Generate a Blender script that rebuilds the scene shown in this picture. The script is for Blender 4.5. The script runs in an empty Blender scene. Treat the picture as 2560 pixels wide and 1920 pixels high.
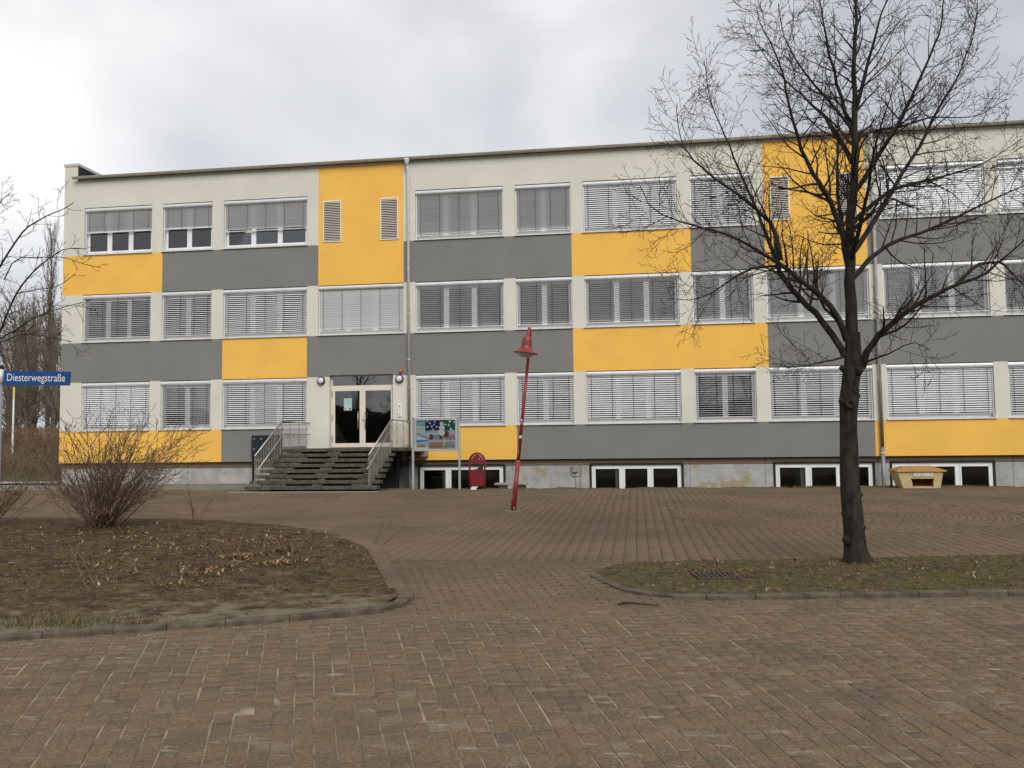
import bpy, math, random
import numpy as np
from mathutils import Vector, Matrix
from mathutils.geometry import delaunay_2d_cdt
R = math.radians
random.seed(7); rng = np.random.default_rng(7)
sc = bpy.context.scene
col = sc.collection

# ------------------------------------------------------------------ camera
cam = bpy.data.cameras.new('camera'); camo = bpy.data.objects.new('camera', cam); col.objects.link(camo)
CAM = Vector((0, -29.408, 1.596)); YAW, PIT, ROL = R(-8.097), R(3.688), R(-0.694)
fw = Vector((math.sin(YAW)*math.cos(PIT), math.cos(YAW)*math.cos(PIT), math.sin(PIT)))
rt = Vector((math.cos(YAW), -math.sin(YAW), 0)); up = rt.cross(fw)
r2 = rt*math.cos(ROL)+up*math.sin(ROL); u2 = -rt*math.sin(ROL)+up*math.cos(ROL)
camo.matrix_world = Matrix(((r2.x, u2.x, -fw.x, CAM.x), (r2.y, u2.y, -fw.y, CAM.y), (r2.z, u2.z, -fw.z, CAM.z), (0, 0, 0, 1)))
cam.sensor_width = 36; cam.lens = 2153.6/2560*36; cam.clip_end = 2000; cam.clip_start = .05
sc.camera = camo
# ------------------------------------------------------------------ world, sun, exposure
SUN_EL, SUN_AZ = 39, 26          # the veiled sun stands behind the photographer, a little to the right
w = bpy.data.worlds.new('World'); sc.world = w; w.use_nodes = True
nt = w.node_tree; N = nt.nodes; K = nt.links; N.clear()
wo = N.new('ShaderNodeOutputWorld'); bg = N.new('ShaderNodeBackground'); bg.inputs[1].default_value = .1
sky = N.new('ShaderNodeTexSky'); sky.sky_type = 'NISHITA'; sky.sun_disc = False
sky.sun_elevation = R(SUN_EL); sky.sun_rotation = R(180-SUN_AZ)
tc = N.new('ShaderNodeTexCoord'); mp = N.new('ShaderNodeMapping'); mp.inputs['Scale'].default_value = (1, 1, 1.6)
mp.inputs['Location'].default_value = (.35, .1, .0)
n1 = N.new('ShaderNodeTexNoise'); n1.inputs['Scale'].default_value = 2.1; n1.inputs['Detail'].default_value = 5; n1.inputs['Roughness'].default_value = .45
n1.inputs['Distortion'].default_value = .25
cr = N.new('ShaderNodeValToRGB'); e = cr.color_ramp.elements
e[0].position = .40; e[0].color = (.43, .443, .475, 1); e[1].position = .70; e[1].color = (.84, .835, .825, 1)
m_ = e.new(.55); m_.color = (.615, .622, .64, 1)
sv = N.new('ShaderNodeVectorMath'); sv.operation = 'SCALE'; sv.inputs['Scale'].default_value = 8.8
mx = N.new('ShaderNodeMix'); mx.data_type = 'RGBA'; mx.inputs['Factor'].default_value = .94
K.new(tc.outputs['Generated'], mp.inputs[0]); K.new(mp.outputs[0], n1.inputs['Vector']); K.new(n1.outputs['Fac'], cr.inputs[0])
K.new(cr.outputs[0], sv.inputs[0]); K.new(sky.outputs[0], mx.inputs['A']); K.new(sv.outputs[0], mx.inputs['B'])
K.new(mx.outputs['Result'], bg.inputs[0]); K.new(bg.outputs[0], wo.inputs[0])
sl = bpy.data.lights.new('sun', 'SUN'); sl.energy = 1.5; sl.angle = R(35); sl.color = (1, .97, .92)
so = bpy.data.objects.new('sun', sl); col.objects.link(so)
so.rotation_euler = (R(90-SUN_EL), 0, R(SUN_AZ)); so.location = (8, -40, 40)
vs = sc.view_settings; vs.view_transform = 'Standard'; vs.look = 'None'; vs.exposure = 0.57; vs.gamma = 1

# ------------------------------------------------------------------ materials
def mat(name, c1, c2=None, scale=6, rough=.8, bump=0, bscale=60, metal=0, spec=.3, detail=6, lo=.35, hi=.65, coord='pos', isl=None, emit=None, stretch=None):
    m = bpy.data.materials.new(name); m.use_nodes = True
    n = m.node_tree.nodes; k = m.node_tree.links; b = n['Principled BSDF']
    b.inputs['Roughness'].default_value = rough; b.inputs['Metallic'].default_value = metal
    b.inputs['Specular IOR Level'].default_value = spec
    g = n.new('ShaderNodeNewGeometry'); t = n.new('ShaderNodeTexCoord')
    v = g.outputs['Position'] if coord == 'pos' else t.outputs['Object']
    if stretch:
        q = n.new('ShaderNodeMapping'); q.inputs['Scale'].default_value = stretch; k.new(v, q.inputs[0]); v = q.outputs[0]
    out = None
    if c2 is not None:
        t1 = n.new('ShaderNodeTexNoise'); t1.inputs['Scale'].default_value = scale; t1.inputs['Detail'].default_value = detail
        k.new(v, t1.inputs['Vector'])
        r = n.new('ShaderNodeValToRGB'); r.color_ramp.elements[0].position = lo; r.color_ramp.elements[1].position = hi
        r.color_ramp.elements[0].color = (*c1, 1); r.color_ramp.elements[1].color = (*c2, 1)
        k.new(t1.outputs['Fac'], r.inputs[0]); out = r.outputs[0]
    if isl:
        oi = n.new('ShaderNodeObjectInfo'); ad = n.new('ShaderNodeMath'); ad.operation = 'ADD'
        fr = n.new('ShaderNodeMath'); fr.operation = 'FRACT'
        k.new(g.outputs['Random Per Island'], ad.inputs[0]); k.new(oi.outputs['Random'], ad.inputs[1]); k.new(ad.outputs[0], fr.inputs[0])
        r = n.new('ShaderNodeValToRGB'); el = r.color_ramp.elements; r.color_ramp.interpolation = 'LINEAR'
        for i, c in enumerate(isl):
            q = el[i] if i < 2 else el.new(.5)
            q.position = 0
        for i, c in enumerate(isl):
            el[i].position = i/(len(isl)-1)
            el[i].color = (*c, 1)
        k.new(fr.outputs[0], r.inputs[0])
        if out is None: out = r.outputs[0]
        else:
            mm = n.new('ShaderNodeMix'); mm.data_type = 'RGBA'; mm.blend_type = 'MULTIPLY'; mm.inputs['Factor'].default_value = 1
            k.new(r.outputs[0], mm.inputs['A']); k.new(out, mm.inputs['B']); out = mm.outputs['Result']
    if out is None: b.inputs['Base Color'].default_value = (*c1, 1)
    else: k.new(out, b.inputs['Base Color'])
    if bump:
        t2 = n.new('ShaderNodeTexNoise'); t2.inputs['Scale'].default_value = bscale; t2.inputs['Detail'].default_value = 4
        k.new(v, t2.inputs['Vector'])
        bp = n.new('ShaderNodeBump'); bp.inputs['Strength'].default_value = bump; bp.inputs['Distance'].default_value = .01
        k.new(t2.outputs['Fac'], bp.inputs['Height']); k.new(bp.outputs[0], b.inputs['Normal'])
    if emit: b.inputs['Emission Color'].default_value = (*emit[:3], 1); b.inputs['Emission Strength'].default_value = emit[3]
    return m

def sc3(c, f): return tuple(min(1, x*f) for x in c)
M = {}
def wallmat(name, c):
    M[name] = mat(name, sc3(c, .945), sc3(c, 1.035), .8, .92, .5, 140, detail=8)
wallmat('beige', (.66, .638, .555)); wallmat('yellow', (.85, .495, .10)); wallmat('grey', (.208, .205, .188))
M['alu'] = mat('alu', (.66, .67, .68), (.74, .75, .76), 5, .35, metal=.25, spec=.5)
M['slat'] = mat('slat', (.78, .79, .80), None, rough=.35, spec=.5)
M['cord'] = mat('cord', (.05, .05, .05))
M['sill'] = mat('sill', (.72, .71, .68), (.62, .61, .58), 9, .5, metal=.1)
M['pvc'] = mat('pvc', (.78, .79, .79), (.72, .73, .73), 3, .35, spec=.5)
M['cream'] = mat('cream', (.75, .69, .59), (.71, .65, .55), 3, .4, spec=.5)
M['zinc'] = mat('zinc', (.52, .48, .41), (.4, .37, .31), 6, .5, metal=.1)
M['pipe'] = mat('pipe', (.74, .73, .70), (.6, .59, .56), 7, .35, metal=.1, spec=.5)
M['pipedark'] = mat('pipedark', (.22, .19, .155), (.27, .25, .22), 8, .5, metal=.3)
M['pipegrey'] = mat('pipegrey', (.2, .22, .23), (.26, .27, .27), 8, .5, metal=.3)
M['bitumen'] = mat('bitumen', (.022, .02, .02), (.04, .035, .035), 5, .9)
M['coping'] = mat('coping', (.55, .54, .5), (.48, .47, .43), 4, .5)
M['roof'] = mat('roof', (.05, .05, .05), (.08, .08, .075), 3, .9)
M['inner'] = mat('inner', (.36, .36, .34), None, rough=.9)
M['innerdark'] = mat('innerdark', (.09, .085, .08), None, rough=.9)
M['mint'] = mat('mint', (.42, .52, .34), None, rough=.8)
M['foam'] = mat('foam', (.018, .016, .013), (.05, .04, .03), 30, .95, .5, 60)
M['aggr'] = mat('aggr', (.115, .088, .06), (.25, .2, .145), 55, .95, 1, 110, detail=8, lo=.3, hi=.7)
M['conc'] = mat('conc', (.23, .215, .185), (.33, .31, .27), 5, .9, .6, 60)
M['stepconc'] = mat('stepconc', (.058, .05, .036), (.118, .103, .076), 7, .95, 1, 70, detail=9)
M['filler'] = mat('filler', (.2, .185, .155), (.1, .09, .07), 9, .95, 1, 60)
M['steel'] = mat('steel', (.42, .40, .355), (.33, .31, .27), 5, .38, metal=.7, spec=.5)
M['navy'] = mat('navy', (.012, .016, .025), (.018, .024, .036), 3, .3, spec=.5)
M['white'] = mat('white', (.78, .78, .77), None, rough=.5)
M['globe'] = mat('globe', (.66, .66, .78), None, rough=.3, spec=.5)
M['black'] = mat('black', (.012, .012, .013), None, rough=.45)
M['orange'] = mat('orange', (.62, .14, .035), None, rough=.3, spec=.5)
M['red'] = mat('red', (.2, .014, .016), (.155, .012, .014), 5, .42, .15, 40, spec=.5)
M['lampred'] = mat('lampred', (.27, .03, .025), (.2, .02, .018), 6, .45, .15, 40, spec=.5)
M['chip'] = mat('chip', (.42, .3, .27), (.33, .12, .1), 20, .8)
M['lens'] = mat('lens', (.55, .53, .47), None, rough=.2, spec=.5)
M['galv'] = mat('galv', (.33, .36, .38), (.25, .27, .29), 14, .5, metal=.5)
M['signblue'] = mat('signblue', (.004, .058, .2), (.006, .068, .225), 4, .4, spec=.4)
M['signtext'] = mat('signtext', (.72, .72, .68), None, rough=.5)
M['kerb'] = mat('kerb', (.068, .053, .036), (.135, .108, .076), 7, .95, 1, 70, detail=9)
M['sand'] = mat('sand', (.14, .11, .075), (.36, .295, .21), 4, .98, .8, 90, lo=.36, hi=.66, spec=.1)
M['moss'] = mat('moss', (.085, .066, .045), (.135, .106, .074), 5, .98, .6, 80, spec=.1)
M['ground'] = mat('ground', (.085, .075, .05), (.06, .065, .03), .5, .98, .6, 8)
M['earth'] = mat('earth', (.10, .078, .055), (.075, .07, .04), 1.2, .98, 1, 30)
M['path'] = mat('path', (.32, .3, .26), (.24, .22, .19), 2, .95, .3, 30)
M['slab'] = mat('slab', (.15, .135, .11), (.21, .19, .155), 2.5, .95, .5, 50)
M['slabgrey'] = mat('slabgrey', (.27, .26, .245), (.2, .195, .18), 4, .95, .4, 50)
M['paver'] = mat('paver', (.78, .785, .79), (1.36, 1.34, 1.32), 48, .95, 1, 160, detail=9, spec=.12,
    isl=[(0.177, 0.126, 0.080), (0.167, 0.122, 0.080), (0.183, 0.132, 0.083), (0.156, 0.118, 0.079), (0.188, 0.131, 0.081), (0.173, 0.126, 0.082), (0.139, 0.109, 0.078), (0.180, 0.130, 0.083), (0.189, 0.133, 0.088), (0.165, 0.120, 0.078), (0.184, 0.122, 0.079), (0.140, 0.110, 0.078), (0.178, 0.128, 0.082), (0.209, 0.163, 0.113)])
M['plazastone'] = mat('plazastone', (.76, .76, .76), (1.22, 1.19, 1.15), 40, .95, .9, 120, detail=8, spec=.12,
    isl=[(0.178, 0.128, 0.085), (0.162, 0.118, 0.080), (0.184, 0.135, 0.088), (0.170, 0.123, 0.083), (0.153, 0.114, 0.079), (0.190, 0.137, 0.089), (0.169, 0.126, 0.089)])
M['bark'] = mat('bark', (.011, .009, .007), (.04, .0325, .024), 14, .95, 1, 55, detail=9, stretch=(1, 1, .35))
M['twig'] = mat('twig', (.02, .0145, .0115), (.038, .028, .022), 8, .9)
M['farbark'] = mat('farbark', (.11, .085, .066), (.17, .135, .105), 1.5, .95)
M['shrub'] = mat('shrub', (.1, .062, .04), (.2, .135, .088), 7, .9)
M['wound'] = mat('wound', (.035, .027, .02), (.02, .015, .012), 30, .95, 1, 60)
M['leaf'] = mat('leaf', (1, 1, 1), None, rough=.8, isl=[(.25, .105, .04), (.29, .17, .09), (.12, .06, .028), (.26, .135, .06), (.37, .29, .185), (.16, .078, .036)])
M['litter'] = mat('litter', (1, 1, 1), None, rough=.9, isl=[(.16, .1, .055), (.09, .06, .035), (.21, .145, .085), (.055, .04, .026)])
M['grass'] = mat('grass', (1, 1, 1), None, rough=.7, isl=[(.1, .08, .025), (.16, .125, .05), (.075, .068, .019), (.22, .17, .085), (.12, .098, .034)])
M['gravel'] = mat('gravel', (1, 1, 1), None, rough=.95, isl=[(.17, .13, .095), (.09, .07, .05), (.25, .2, .15), (.13, .105, .08)])
M['rock'] = mat('rock', (.27, .22, .17), (.2, .16, .12), 2, .95, .6, 14)
M['hedge'] = mat('hedge', (.04, .036, .024), (.07, .06, .042), 2, .95)
M['iron'] = mat('iron', (.06, .05, .042), (.1, .08, .06), 20, .8, metal=.3)
M['binyellow'] = mat('binyellow', (.58, .46, .25), (.5, .38, .19), 4, .55)
M['binlid'] = mat('binlid', (.40, .225, .075), (.34, .18, .06), 5, .6)
M['rust'] = mat('rust', (.2, .07, .02), (.12, .04, .015), 25, .9)
M['bag'] = mat('bag', (.012, .014, .018), None, rough=.3, spec=.5)
M['curtain'] = mat('curtain', (.26, .13, .13), (.2, .12, .14), 3, .9)
def flat(name, c, r=.6): M[name] = mat(name, c, None, rough=r)
for nm, c in dict(p_navy=(.012, .018, .13), p_green=(.012, .12, .06), p_teal=(.2, .45, .5), p_cream=(.62, .64, .55), p_blue=(.06, .27, .58), p_pale=(.5, .56, .66), p_orange=(.55, .2, .06),
                  p_brown=(.12, .06, .035), p_lilac=(.28, .3, .52), p_sand=(.42, .3, .17), p_grey=(.36, .36, .36), p_dark=(.03, .04, .06), notice=(.4, .56, .55), n_yellow=(.62, .62, .18), n_dark=(.04, .06, .06)).items(): flat(nm, c)
M['casealu'] = mat('casealu', (.46, .47, .47), (.38, .39, .39), 6, .4, metal=.3, spec=.5)
# whitewashed plinth with flaked paint
def plinth_mat():
    m = mat('plinth', (.42, .415, .39), (.31, .305, .285), 3.2, .92, .5, 40, detail=9)
    n = m.node_tree.nodes; k = m.node_tree.links; b = n['Principled BSDF']
    base = b.inputs['Base Color'].links[0].from_socket
    g = n.new('ShaderNodeNewGeometry')
    t = n.new('ShaderNodeTexNoise'); t.inputs['Scale'].default_value = 2.4; t.inputs['Detail'].default_value = 10; t.inputs['Roughness'].default_value = .62
    k.new(g.outputs['Position'], t.inputs['Vector'])
    sx = n.new('ShaderNodeSeparateXYZ'); k.new(g.outputs['Position'], sx.inputs[0])
    # flaking creeps up from the soil, worst on one slab
    d = n.new('ShaderNodeMath'); d.operation = 'SUBTRACT'; d.inputs[1].default_value = 2.85; k.new(sx.outputs['X'], d.inputs[0])
    a = n.new('ShaderNodeMath'); a.operation = 'ABSOLUTE'; k.new(d.outputs[0], a.inputs[0])
    mr = n.new('ShaderNodeMapRange'); mr.inputs[1].default_value = .3; mr.inputs[2].default_value = 1.2; mr.inputs[3].default_value = .2; mr.inputs[4].default_value = 0; k.new(a.outputs[0], mr.inputs[0])
    mz = n.new('ShaderNodeMapRange'); mz.inputs[1].default_value = .12; mz.inputs[2].default_value = .52; mz.inputs[3].default_value = 1; mz.inputs[4].default_value = 0; k.new(sx.outputs['Z'], mz.inputs[0])
    mu = n.new('ShaderNodeMath'); mu.operation = 'MULTIPLY'; k.new(mr.outputs[0], mu.inputs[0]); k.new(mz.outputs[0], mu.inputs[1])
    ad = n.new('ShaderNodeMath'); ad.operation = 'ADD'; k.new(t.outputs['Fac'], ad.inputs[0]); k.new(mu.outputs[0], ad.inputs[1])
    r = n.new('ShaderNodeValToRGB'); r.color_ramp.elements[0].position = .625; r.color_ramp.elements[1].position = .65
    r.color_ramp.elements[0].color = (0, 0, 0, 1); r.color_ramp.elements[1].color = (1, 1, 1, 1); k.new(ad.outputs[0], r.inputs[0])
    mm = n.new('ShaderNodeMix'); mm.data_type = 'RGBA'; mm.inputs['B'].default_value = (.34, .27, .175, 1)
    k.new(r.outputs[0], mm.inputs['Factor']); k.new(base, mm.inputs['A']); k.new(mm.outputs['Result'], b.inputs['Base Color'])
    return m
M['plinth'] = plinth_mat()
# pavers: painted-in edge glints, pale lime bloom and dark damp blotches over the stones
def bloom(m, c, scale, lo, hi, stretch, rot):
    n = m.node_tree.nodes; k = m.node_tree.links; b = n['Principled BSDF']
    base = b.inputs['Base Color'].links[0].from_socket
    g = n.new('ShaderNodeNewGeometry'); q = n.new('ShaderNodeMapping'); q.inputs['Scale'].default_value = stretch; q.inputs['Rotation'].default_value = (0, 0, rot)
    k.new(g.outputs['Position'], q.inputs[0])
    t = n.new('ShaderNodeTexNoise'); t.inputs['Scale'].default_value = scale; t.inputs['Detail'].default_value = 6; t.inputs['Roughness'].default_value = .6
    k.new(q.outputs[0], t.inputs['Vector'])
    r = n.new('ShaderNodeValToRGB'); r.color_ramp.elements[0].position = lo; r.color_ramp.elements[1].position = hi
    r.color_ramp.elements[0].color = (0, 0, 0, 1); r.color_ramp.elements[1].color = (.8, .8, .8, 1); k.new(t.outputs['Fac'], r.inputs[0])
    mm = n.new('ShaderNodeMix'); mm.data_type = 'RGBA'; mm.inputs['B'].default_value = (*c, 1)
    k.new(r.outputs[0], mm.inputs['Factor']); k.new(base, mm.inputs['A']); k.new(mm.outputs['Result'], b.inputs['Base Color'])
bloom(M['paver'], (.33, .285, .215), 4.2, .60, .67, (1, 3.4, 1), R(-15))  # short pale dashes: bright reflections off stone edges, put into the colour
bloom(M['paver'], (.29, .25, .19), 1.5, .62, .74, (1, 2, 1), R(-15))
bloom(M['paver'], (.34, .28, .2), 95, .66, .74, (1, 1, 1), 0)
bloom(M['paver'], (.105, .09, .068), .8, .54, .78, (1, 1.5, 1), R(-15))
bloom(M['plazastone'], (.34, .28, .2), 80, .68, .76, (1, 1, 1), 0)
bloom(M['plazastone'], (.105, .086, .062), .45, .44, .7, (1, 1, 1), 0)
def bed_mat(name, soil, mossc, ash, s1=1.1, mo=(.47, .6), a=(.56, .68)):
    m = mat(name, sc3(soil, .55), sc3(soil, 1.5), 16, .98, 1, 40, detail=10, spec=.1)
    bloom(m, mossc, s1, mo[0], mo[1], (1, 1, 1), 0); bloom(m, ash, s1*1.15, a[0], a[1], (1, 1.6, 1), .6)
    return m
M['soil'] = bed_mat('soil', (.086, .058, .034), (.08, .063, .022), (.04, .028, .017), 1.7, (.49, .6), (.5, .6))
M['turf'] = bed_mat('turf', (.085, .066, .038), (.085, .075, .022), (.042, .032, .02), 1.9, (.48, .58), (.53, .63))
def ash_band(m):
    n = m.node_tree.nodes; k = m.node_tree.links; b = n['Principled BSDF']; base = b.inputs['Base Color'].links[0].from_socket
    g = n.new('ShaderNodeNewGeometry'); q = n.new('ShaderNodeVectorMath'); q.operation = 'DISTANCE'; q.inputs[1].default_value = (5.2, -42.7, .06); k.new(g.outputs['Position'], q.inputs[0])
    mr = n.new('ShaderNodeMapRange'); mr.inputs[1].default_value = 22.5; mr.inputs[2].default_value = 24.2; mr.inputs[3].default_value = .17; mr.inputs[4].default_value = 0; k.new(q.outputs['Value'], mr.inputs[0])
    t = n.new('ShaderNodeTexNoise'); t.inputs['Scale'].default_value = 3.2; t.inputs['Detail'].default_value = 9; t.inputs['Roughness'].default_value = .68; k.new(g.outputs['Position'], t.inputs['Vector'])
    ad = n.new('ShaderNodeMath'); ad.operation = 'ADD'; k.new(t.outputs['Fac'], ad.inputs[0]); k.new(mr.outputs[0], ad.inputs[1])
    r = n.new('ShaderNodeValToRGB'); r.color_ramp.elements[0].position = .56; r.color_ramp.elements[1].position = .72; r.color_ramp.elements[0].color = (0, 0, 0, 1); r.color_ramp.elements[1].color = (.85, .85, .85, 1); k.new(ad.outputs[0], r.inputs[0])
    mm = n.new('ShaderNodeMix'); mm.data_type = 'RGBA'; mm.inputs['B'].default_value = (.19, .16, .11, 1); k.new(r.outputs[0], mm.inputs['Factor']); k.new(base, mm.inputs['A']); k.new(mm.outputs['Result'], b.inputs['Base Color'])
ash_band(M['soil'])
def glass_mat(name, tint, ior=1.6):
    m = bpy.data.materials.new(name); m.use_nodes = True; n = m.node_tree.nodes; k = m.node_tree.links; n.clear()
    o = n.new('ShaderNodeOutputMaterial'); mxs = n.new('ShaderNodeMixShader'); f = n.new('ShaderNodeFresnel'); f.inputs[0].default_value = ior
    t = n.new('ShaderNodeBsdfTransparent'); t.inputs[0].default_value = (*tint, 1); g = n.new('ShaderNodeBsdfGlossy'); g.inputs['Roughness'].default_value = .015; g.inputs['Color'].default_value = (1, 1, 1, 1)
    k.new(f.outputs[0], mxs.inputs[0]); k.new(t.outputs[0], mxs.inputs[1]); k.new(g.outputs[0], mxs.inputs[2]); k.new(mxs.outputs[0], o.inputs[0]); return m
M['glass'] = glass_mat('glass', (.5, .54, .56), 2.1); M['doorglass'] = glass_mat('doorglass', (.5, .52, .52), 1.9); M['cellarglass'] = glass_mat('cellarglass', (.8, .83, .82), 1.6); M['caseglass'] = glass_mat('caseglass', (.93, .95, .95), 1.4)
def frosted():
    m = mat('acrylic', (.72, .72, .70), None, rough=.3, spec=.5); n = m.node_tree.nodes; k = m.node_tree.links
    o = n['Material Output']; b = n['Principled BSDF']; mxs = n.new('ShaderNodeMixShader'); t = n.new('ShaderNodeBsdfTransparent'); mxs.inputs[0].default_value = .5
    k.new(t.outputs[0], mxs.inputs[1]); k.new(b.outputs[0], mxs.inputs[2]); k.new(mxs.outputs[0], o.inputs[0]); return m
M['acrylic'] = frosted()

# ------------------------------------------------------------------ mesh helpers
ORG = {}
def org(p): return ORG.get(p.name, Vector((0, 0, 0))) if p is not None else Vector((0, 0, 0))
def tag(o, label=None, cat=None, group=None, kind=None):
    if label: o['label'] = label
    if cat: o['category'] = cat
    if group: o['group'] = group
    if kind: o['kind'] = kind
    return o
def thing(name, loc, label, cat, group=None):
    o = bpy.data.objects.new(name, None); col.objects.link(o); o.location = loc; o.empty_display_size = .2
    ORG[o.name] = Vector(loc); return tag(o, label, cat, group)
class MB:
    def __init__(s): s.v = []; s.f = []; s.m = []
    def add(s, vs, fs, mi=0):
        b = len(s.v); s.v += [tuple(p) for p in vs]; s.f += [tuple(b+i for i in f) for f in fs]; s.m += [mi]*len(fs); return s
    def box(s, x0, x1, y0, y1, z0, z1, mi=0):
        return s.add([(x0, y0, z0), (x1, y0, z0), (x1, y1, z0), (x0, y1, z0), (x0, y0, z1), (x1, y0, z1), (x1, y1, z1), (x0, y1, z1)],
              [(3, 2, 1, 0), (4, 5, 6, 7), (0, 1, 5, 4), (1, 2, 6, 5), (2, 3, 7, 6), (3, 0, 4, 7)], mi)
    def hull8(s, lo, hi, mi=0):   # two quads (ccw from below/above) joined
        return s.add(lo+hi, [(3, 2, 1, 0), (4, 5, 6, 7), (0, 1, 5, 4), (1, 2, 6, 5), (2, 3, 7, 6), (3, 0, 4, 7)], mi)
    def tube(s, pts, rad, n=8, cap=True, mi=0):
        pts = [Vector(p) for p in pts]; k = len(pts)
        if not hasattr(rad, '__len__'): rad = [rad]*k
        d = (pts[1]-pts[0]).normalized(); a = d.orthogonal().normalized(); b0 = len(s.v)
        for i, p in enumerate(pts):
            dd = (pts[min(i+1, k-1)]-pts[max(i-1, 0)])
            if dd.length > 1e-9: d = dd.normalized()
            a = (a-d*a.dot(d))
            a = a.normalized() if a.length > 1e-6 else d.orthogonal().normalized()
            c = d.cross(a); r = rad[i]
            for j in range(n):
                t = 2*math.pi*j/n; q = p+(a*math.cos(t)+c*math.sin(t))*r; s.v.append((q.x, q.y, q.z))
        for i in range(k-1):
            for j in range(n):
                s.f.append((b0+i*n+j, b0+i*n+(j+1) % n, b0+(i+1)*n+(j+1) % n, b0+(i+1)*n+j)); s.m.append(mi)
        if cap:
            s.f.append(tuple(b0+j for j in reversed(range(n)))); s.f.append(tuple(b0+(k-1)*n+j for j in range(n))); s.m += [mi, mi]
        return s
    def lathe(s, prof, c, ax=(0, 0, 1), n=20, mi=0):
        c = Vector(c); d = Vector(ax).normalized(); a = d.orthogonal().normalized(); q = d.cross(a); b0 = len(s.v); k = len(prof)
        for r, z in prof:
            for j in range(n):
                t = 2*math.pi*j/n; p = c+d*z+(a*math.cos(t)+q*math.sin(t))*r; s.v.append(tuple(p))
        for i in range(k-1):
            for j in range(n):
                s.f.append((b0+i*n+j, b0+i*n+(j+1) % n, b0+(i+1)*n+(j+1) % n, b0+(i+1)*n+j)); s.m.append(mi)
        s.f.append(tuple(b0+j for j in reversed(range(n)))); s.f.append(tuple(b0+(k-1)*n+j for j in range(n))); s.m += [mi, mi]
        return s
    def prism(s, poly, ax, a, b, mi=0):     # extrude a 2-D polygon along an axis
        f = {'x': lambda u, v, t: (t, u, v), 'y': lambda u, v, t: (u, t, v), 'z': lambda u, v, t: (u, v, t)}[ax]; n = len(poly)
        return s.add([f(u, v, a) for u, v in poly]+[f(u, v, b) for u, v in poly],
              [tuple(range(n)), tuple(reversed(range(n, 2*n)))]+[(i, n+i, n+(i+1) % n, (i+1) % n) for i in range(n)], mi)
    def build(s, name, mats, parent=None, smooth=False, bev=0, loc=None):
        o0 = org(parent)
        if parent is None and loc is not None: o0 = Vector(loc)
        me = bpy.data.meshes.new(name); me.from_pydata([(x-o0.x, y-o0.y, z-o0.z) for x, y, z in s.v], [], s.f)
        for mm in (mats if isinstance(mats, (list, tuple)) else [mats]): me.materials.append(M[mm])
        if any(s.m): me.polygons.foreach_set('material_index', s.m)
        if smooth: me.polygons.foreach_set('use_smooth', [True]*len(s.f))
        o = bpy.data.objects.new(name, me); col.objects.link(o)
        if parent is not None: o.parent = parent; ORG[o.name] = o0
        else: o.location = o0; ORG[o.name] = o0
        if bev:
            b = o.modifiers.new('bevel', 'BEVEL'); b.width = bev; b.segments = 2; b.limit_method = 'ANGLE'
        me.update(); return o
def npmesh(name, V, F, matname, parent=None, loc=(0, 0, 0)):
    V = np.asarray(V, np.float32).reshape(-1, 3); F = np.asarray(F, np.int32); k = F.shape[1]
    me = bpy.data.meshes.new(name); me.vertices.add(len(V)); me.vertices.foreach_set('co', V.ravel())
    me.loops.add(F.size); me.loops.foreach_set('vertex_index', F.ravel()); me.polygons.add(len(F))
    me.polygons.foreach_set('loop_start', np.arange(0, F.size, k, dtype=np.int32)); me.update(calc_edges=True); me.validate()
    me.materials.append(M[matname]); o = bpy.data.objects.new(name, me); col.objects.link(o)
    if parent is not None: o.parent = parent
    return o
def ss(a, b, t):
    t = np.clip((np.asarray(t, float)-a)/(b-a), 0, 1); return t*t*(3-2*t)

# ------------------------------------------------------------------ terrain
def H(x, y): return .1*ss(-17, -5, y)                              # paved surface
CC = (5.2, -42.7)                                                   # centre of the street's curve
def pol(rr, s_): t = s_/22.03; return CC[0]+rr*math.sin(t), CC[1]+rr*math.cos(t)
LB_OUT = [(-9.2, -25.4), (-8, -24.72), (-7, -24.04), (-6, -23.43), (-5, -22.86), (-4.3, -22.56), (-3.5, -22.2), (-3.0, -21.93), (-2.59, -21.67), (-2.38, -21.5), (-2.27, -21.19), (-2.23, -20.89),
    (-2.27, -20.73), (-2.47, -20.24), (-2.76, -19.47), (-3.16, -18.44), (-3.73, -17.0), (-4.4, -15.85), (-4.97, -15.24), (-5.57, -14.7), (-6.65, -13.71), (-7.57, -13.32), (-8.41, -12.83), (-9.49, -12.6), (-14, -12.3), (-17, -13.2), (-17, -27), (-11, -26.8)]
LB_IN = LB_OUT[:9]+[(-2.5, -21.5), (-2.42, -21.15), (-2.40, -20.9), (-2.46, -20.66), (-2.67, -20.16), (-2.96, -19.4), (-3.36, -18.4), (-3.92, -17.0), (-4.56, -15.95)]+LB_OUT[18:]
RB = [(-.56, -19.22), (-.36, -19.76), (-.19, -20.16), (.03, -20.45), (.4, -20.62), (.8, -20.645), (1.24, -20.6), (2.37, -20.4), (3.77, -20.15), (6, -20.08), (9, -20.35), (12, -21.0), (14, -21.7),
    (14, -16.2), (9, -16.45), (5.03, -17.12), (2.42, -17.68), (.54, -17.97), (-.04, -18.13), (-.31, -18.4), (-.53, -18.77)]
def inset(P, d):
    out = []
    for i in range(len(P)):
        a = Vector(P[max(i-1, 0)]); b = Vector(P[min(i+1, len(P)-1)]); t = (b-a).normalized(); out.append((P[i][0]-t.y*d, P[i][1]+t.x*d))
    return out
LB_IN = inset(LB_OUT[:9], .08)+LB_IN[9:]
RB_IN = inset(RB[:13], .08)+RB[13:-1]+[(-.46, -18.8)]
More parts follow.
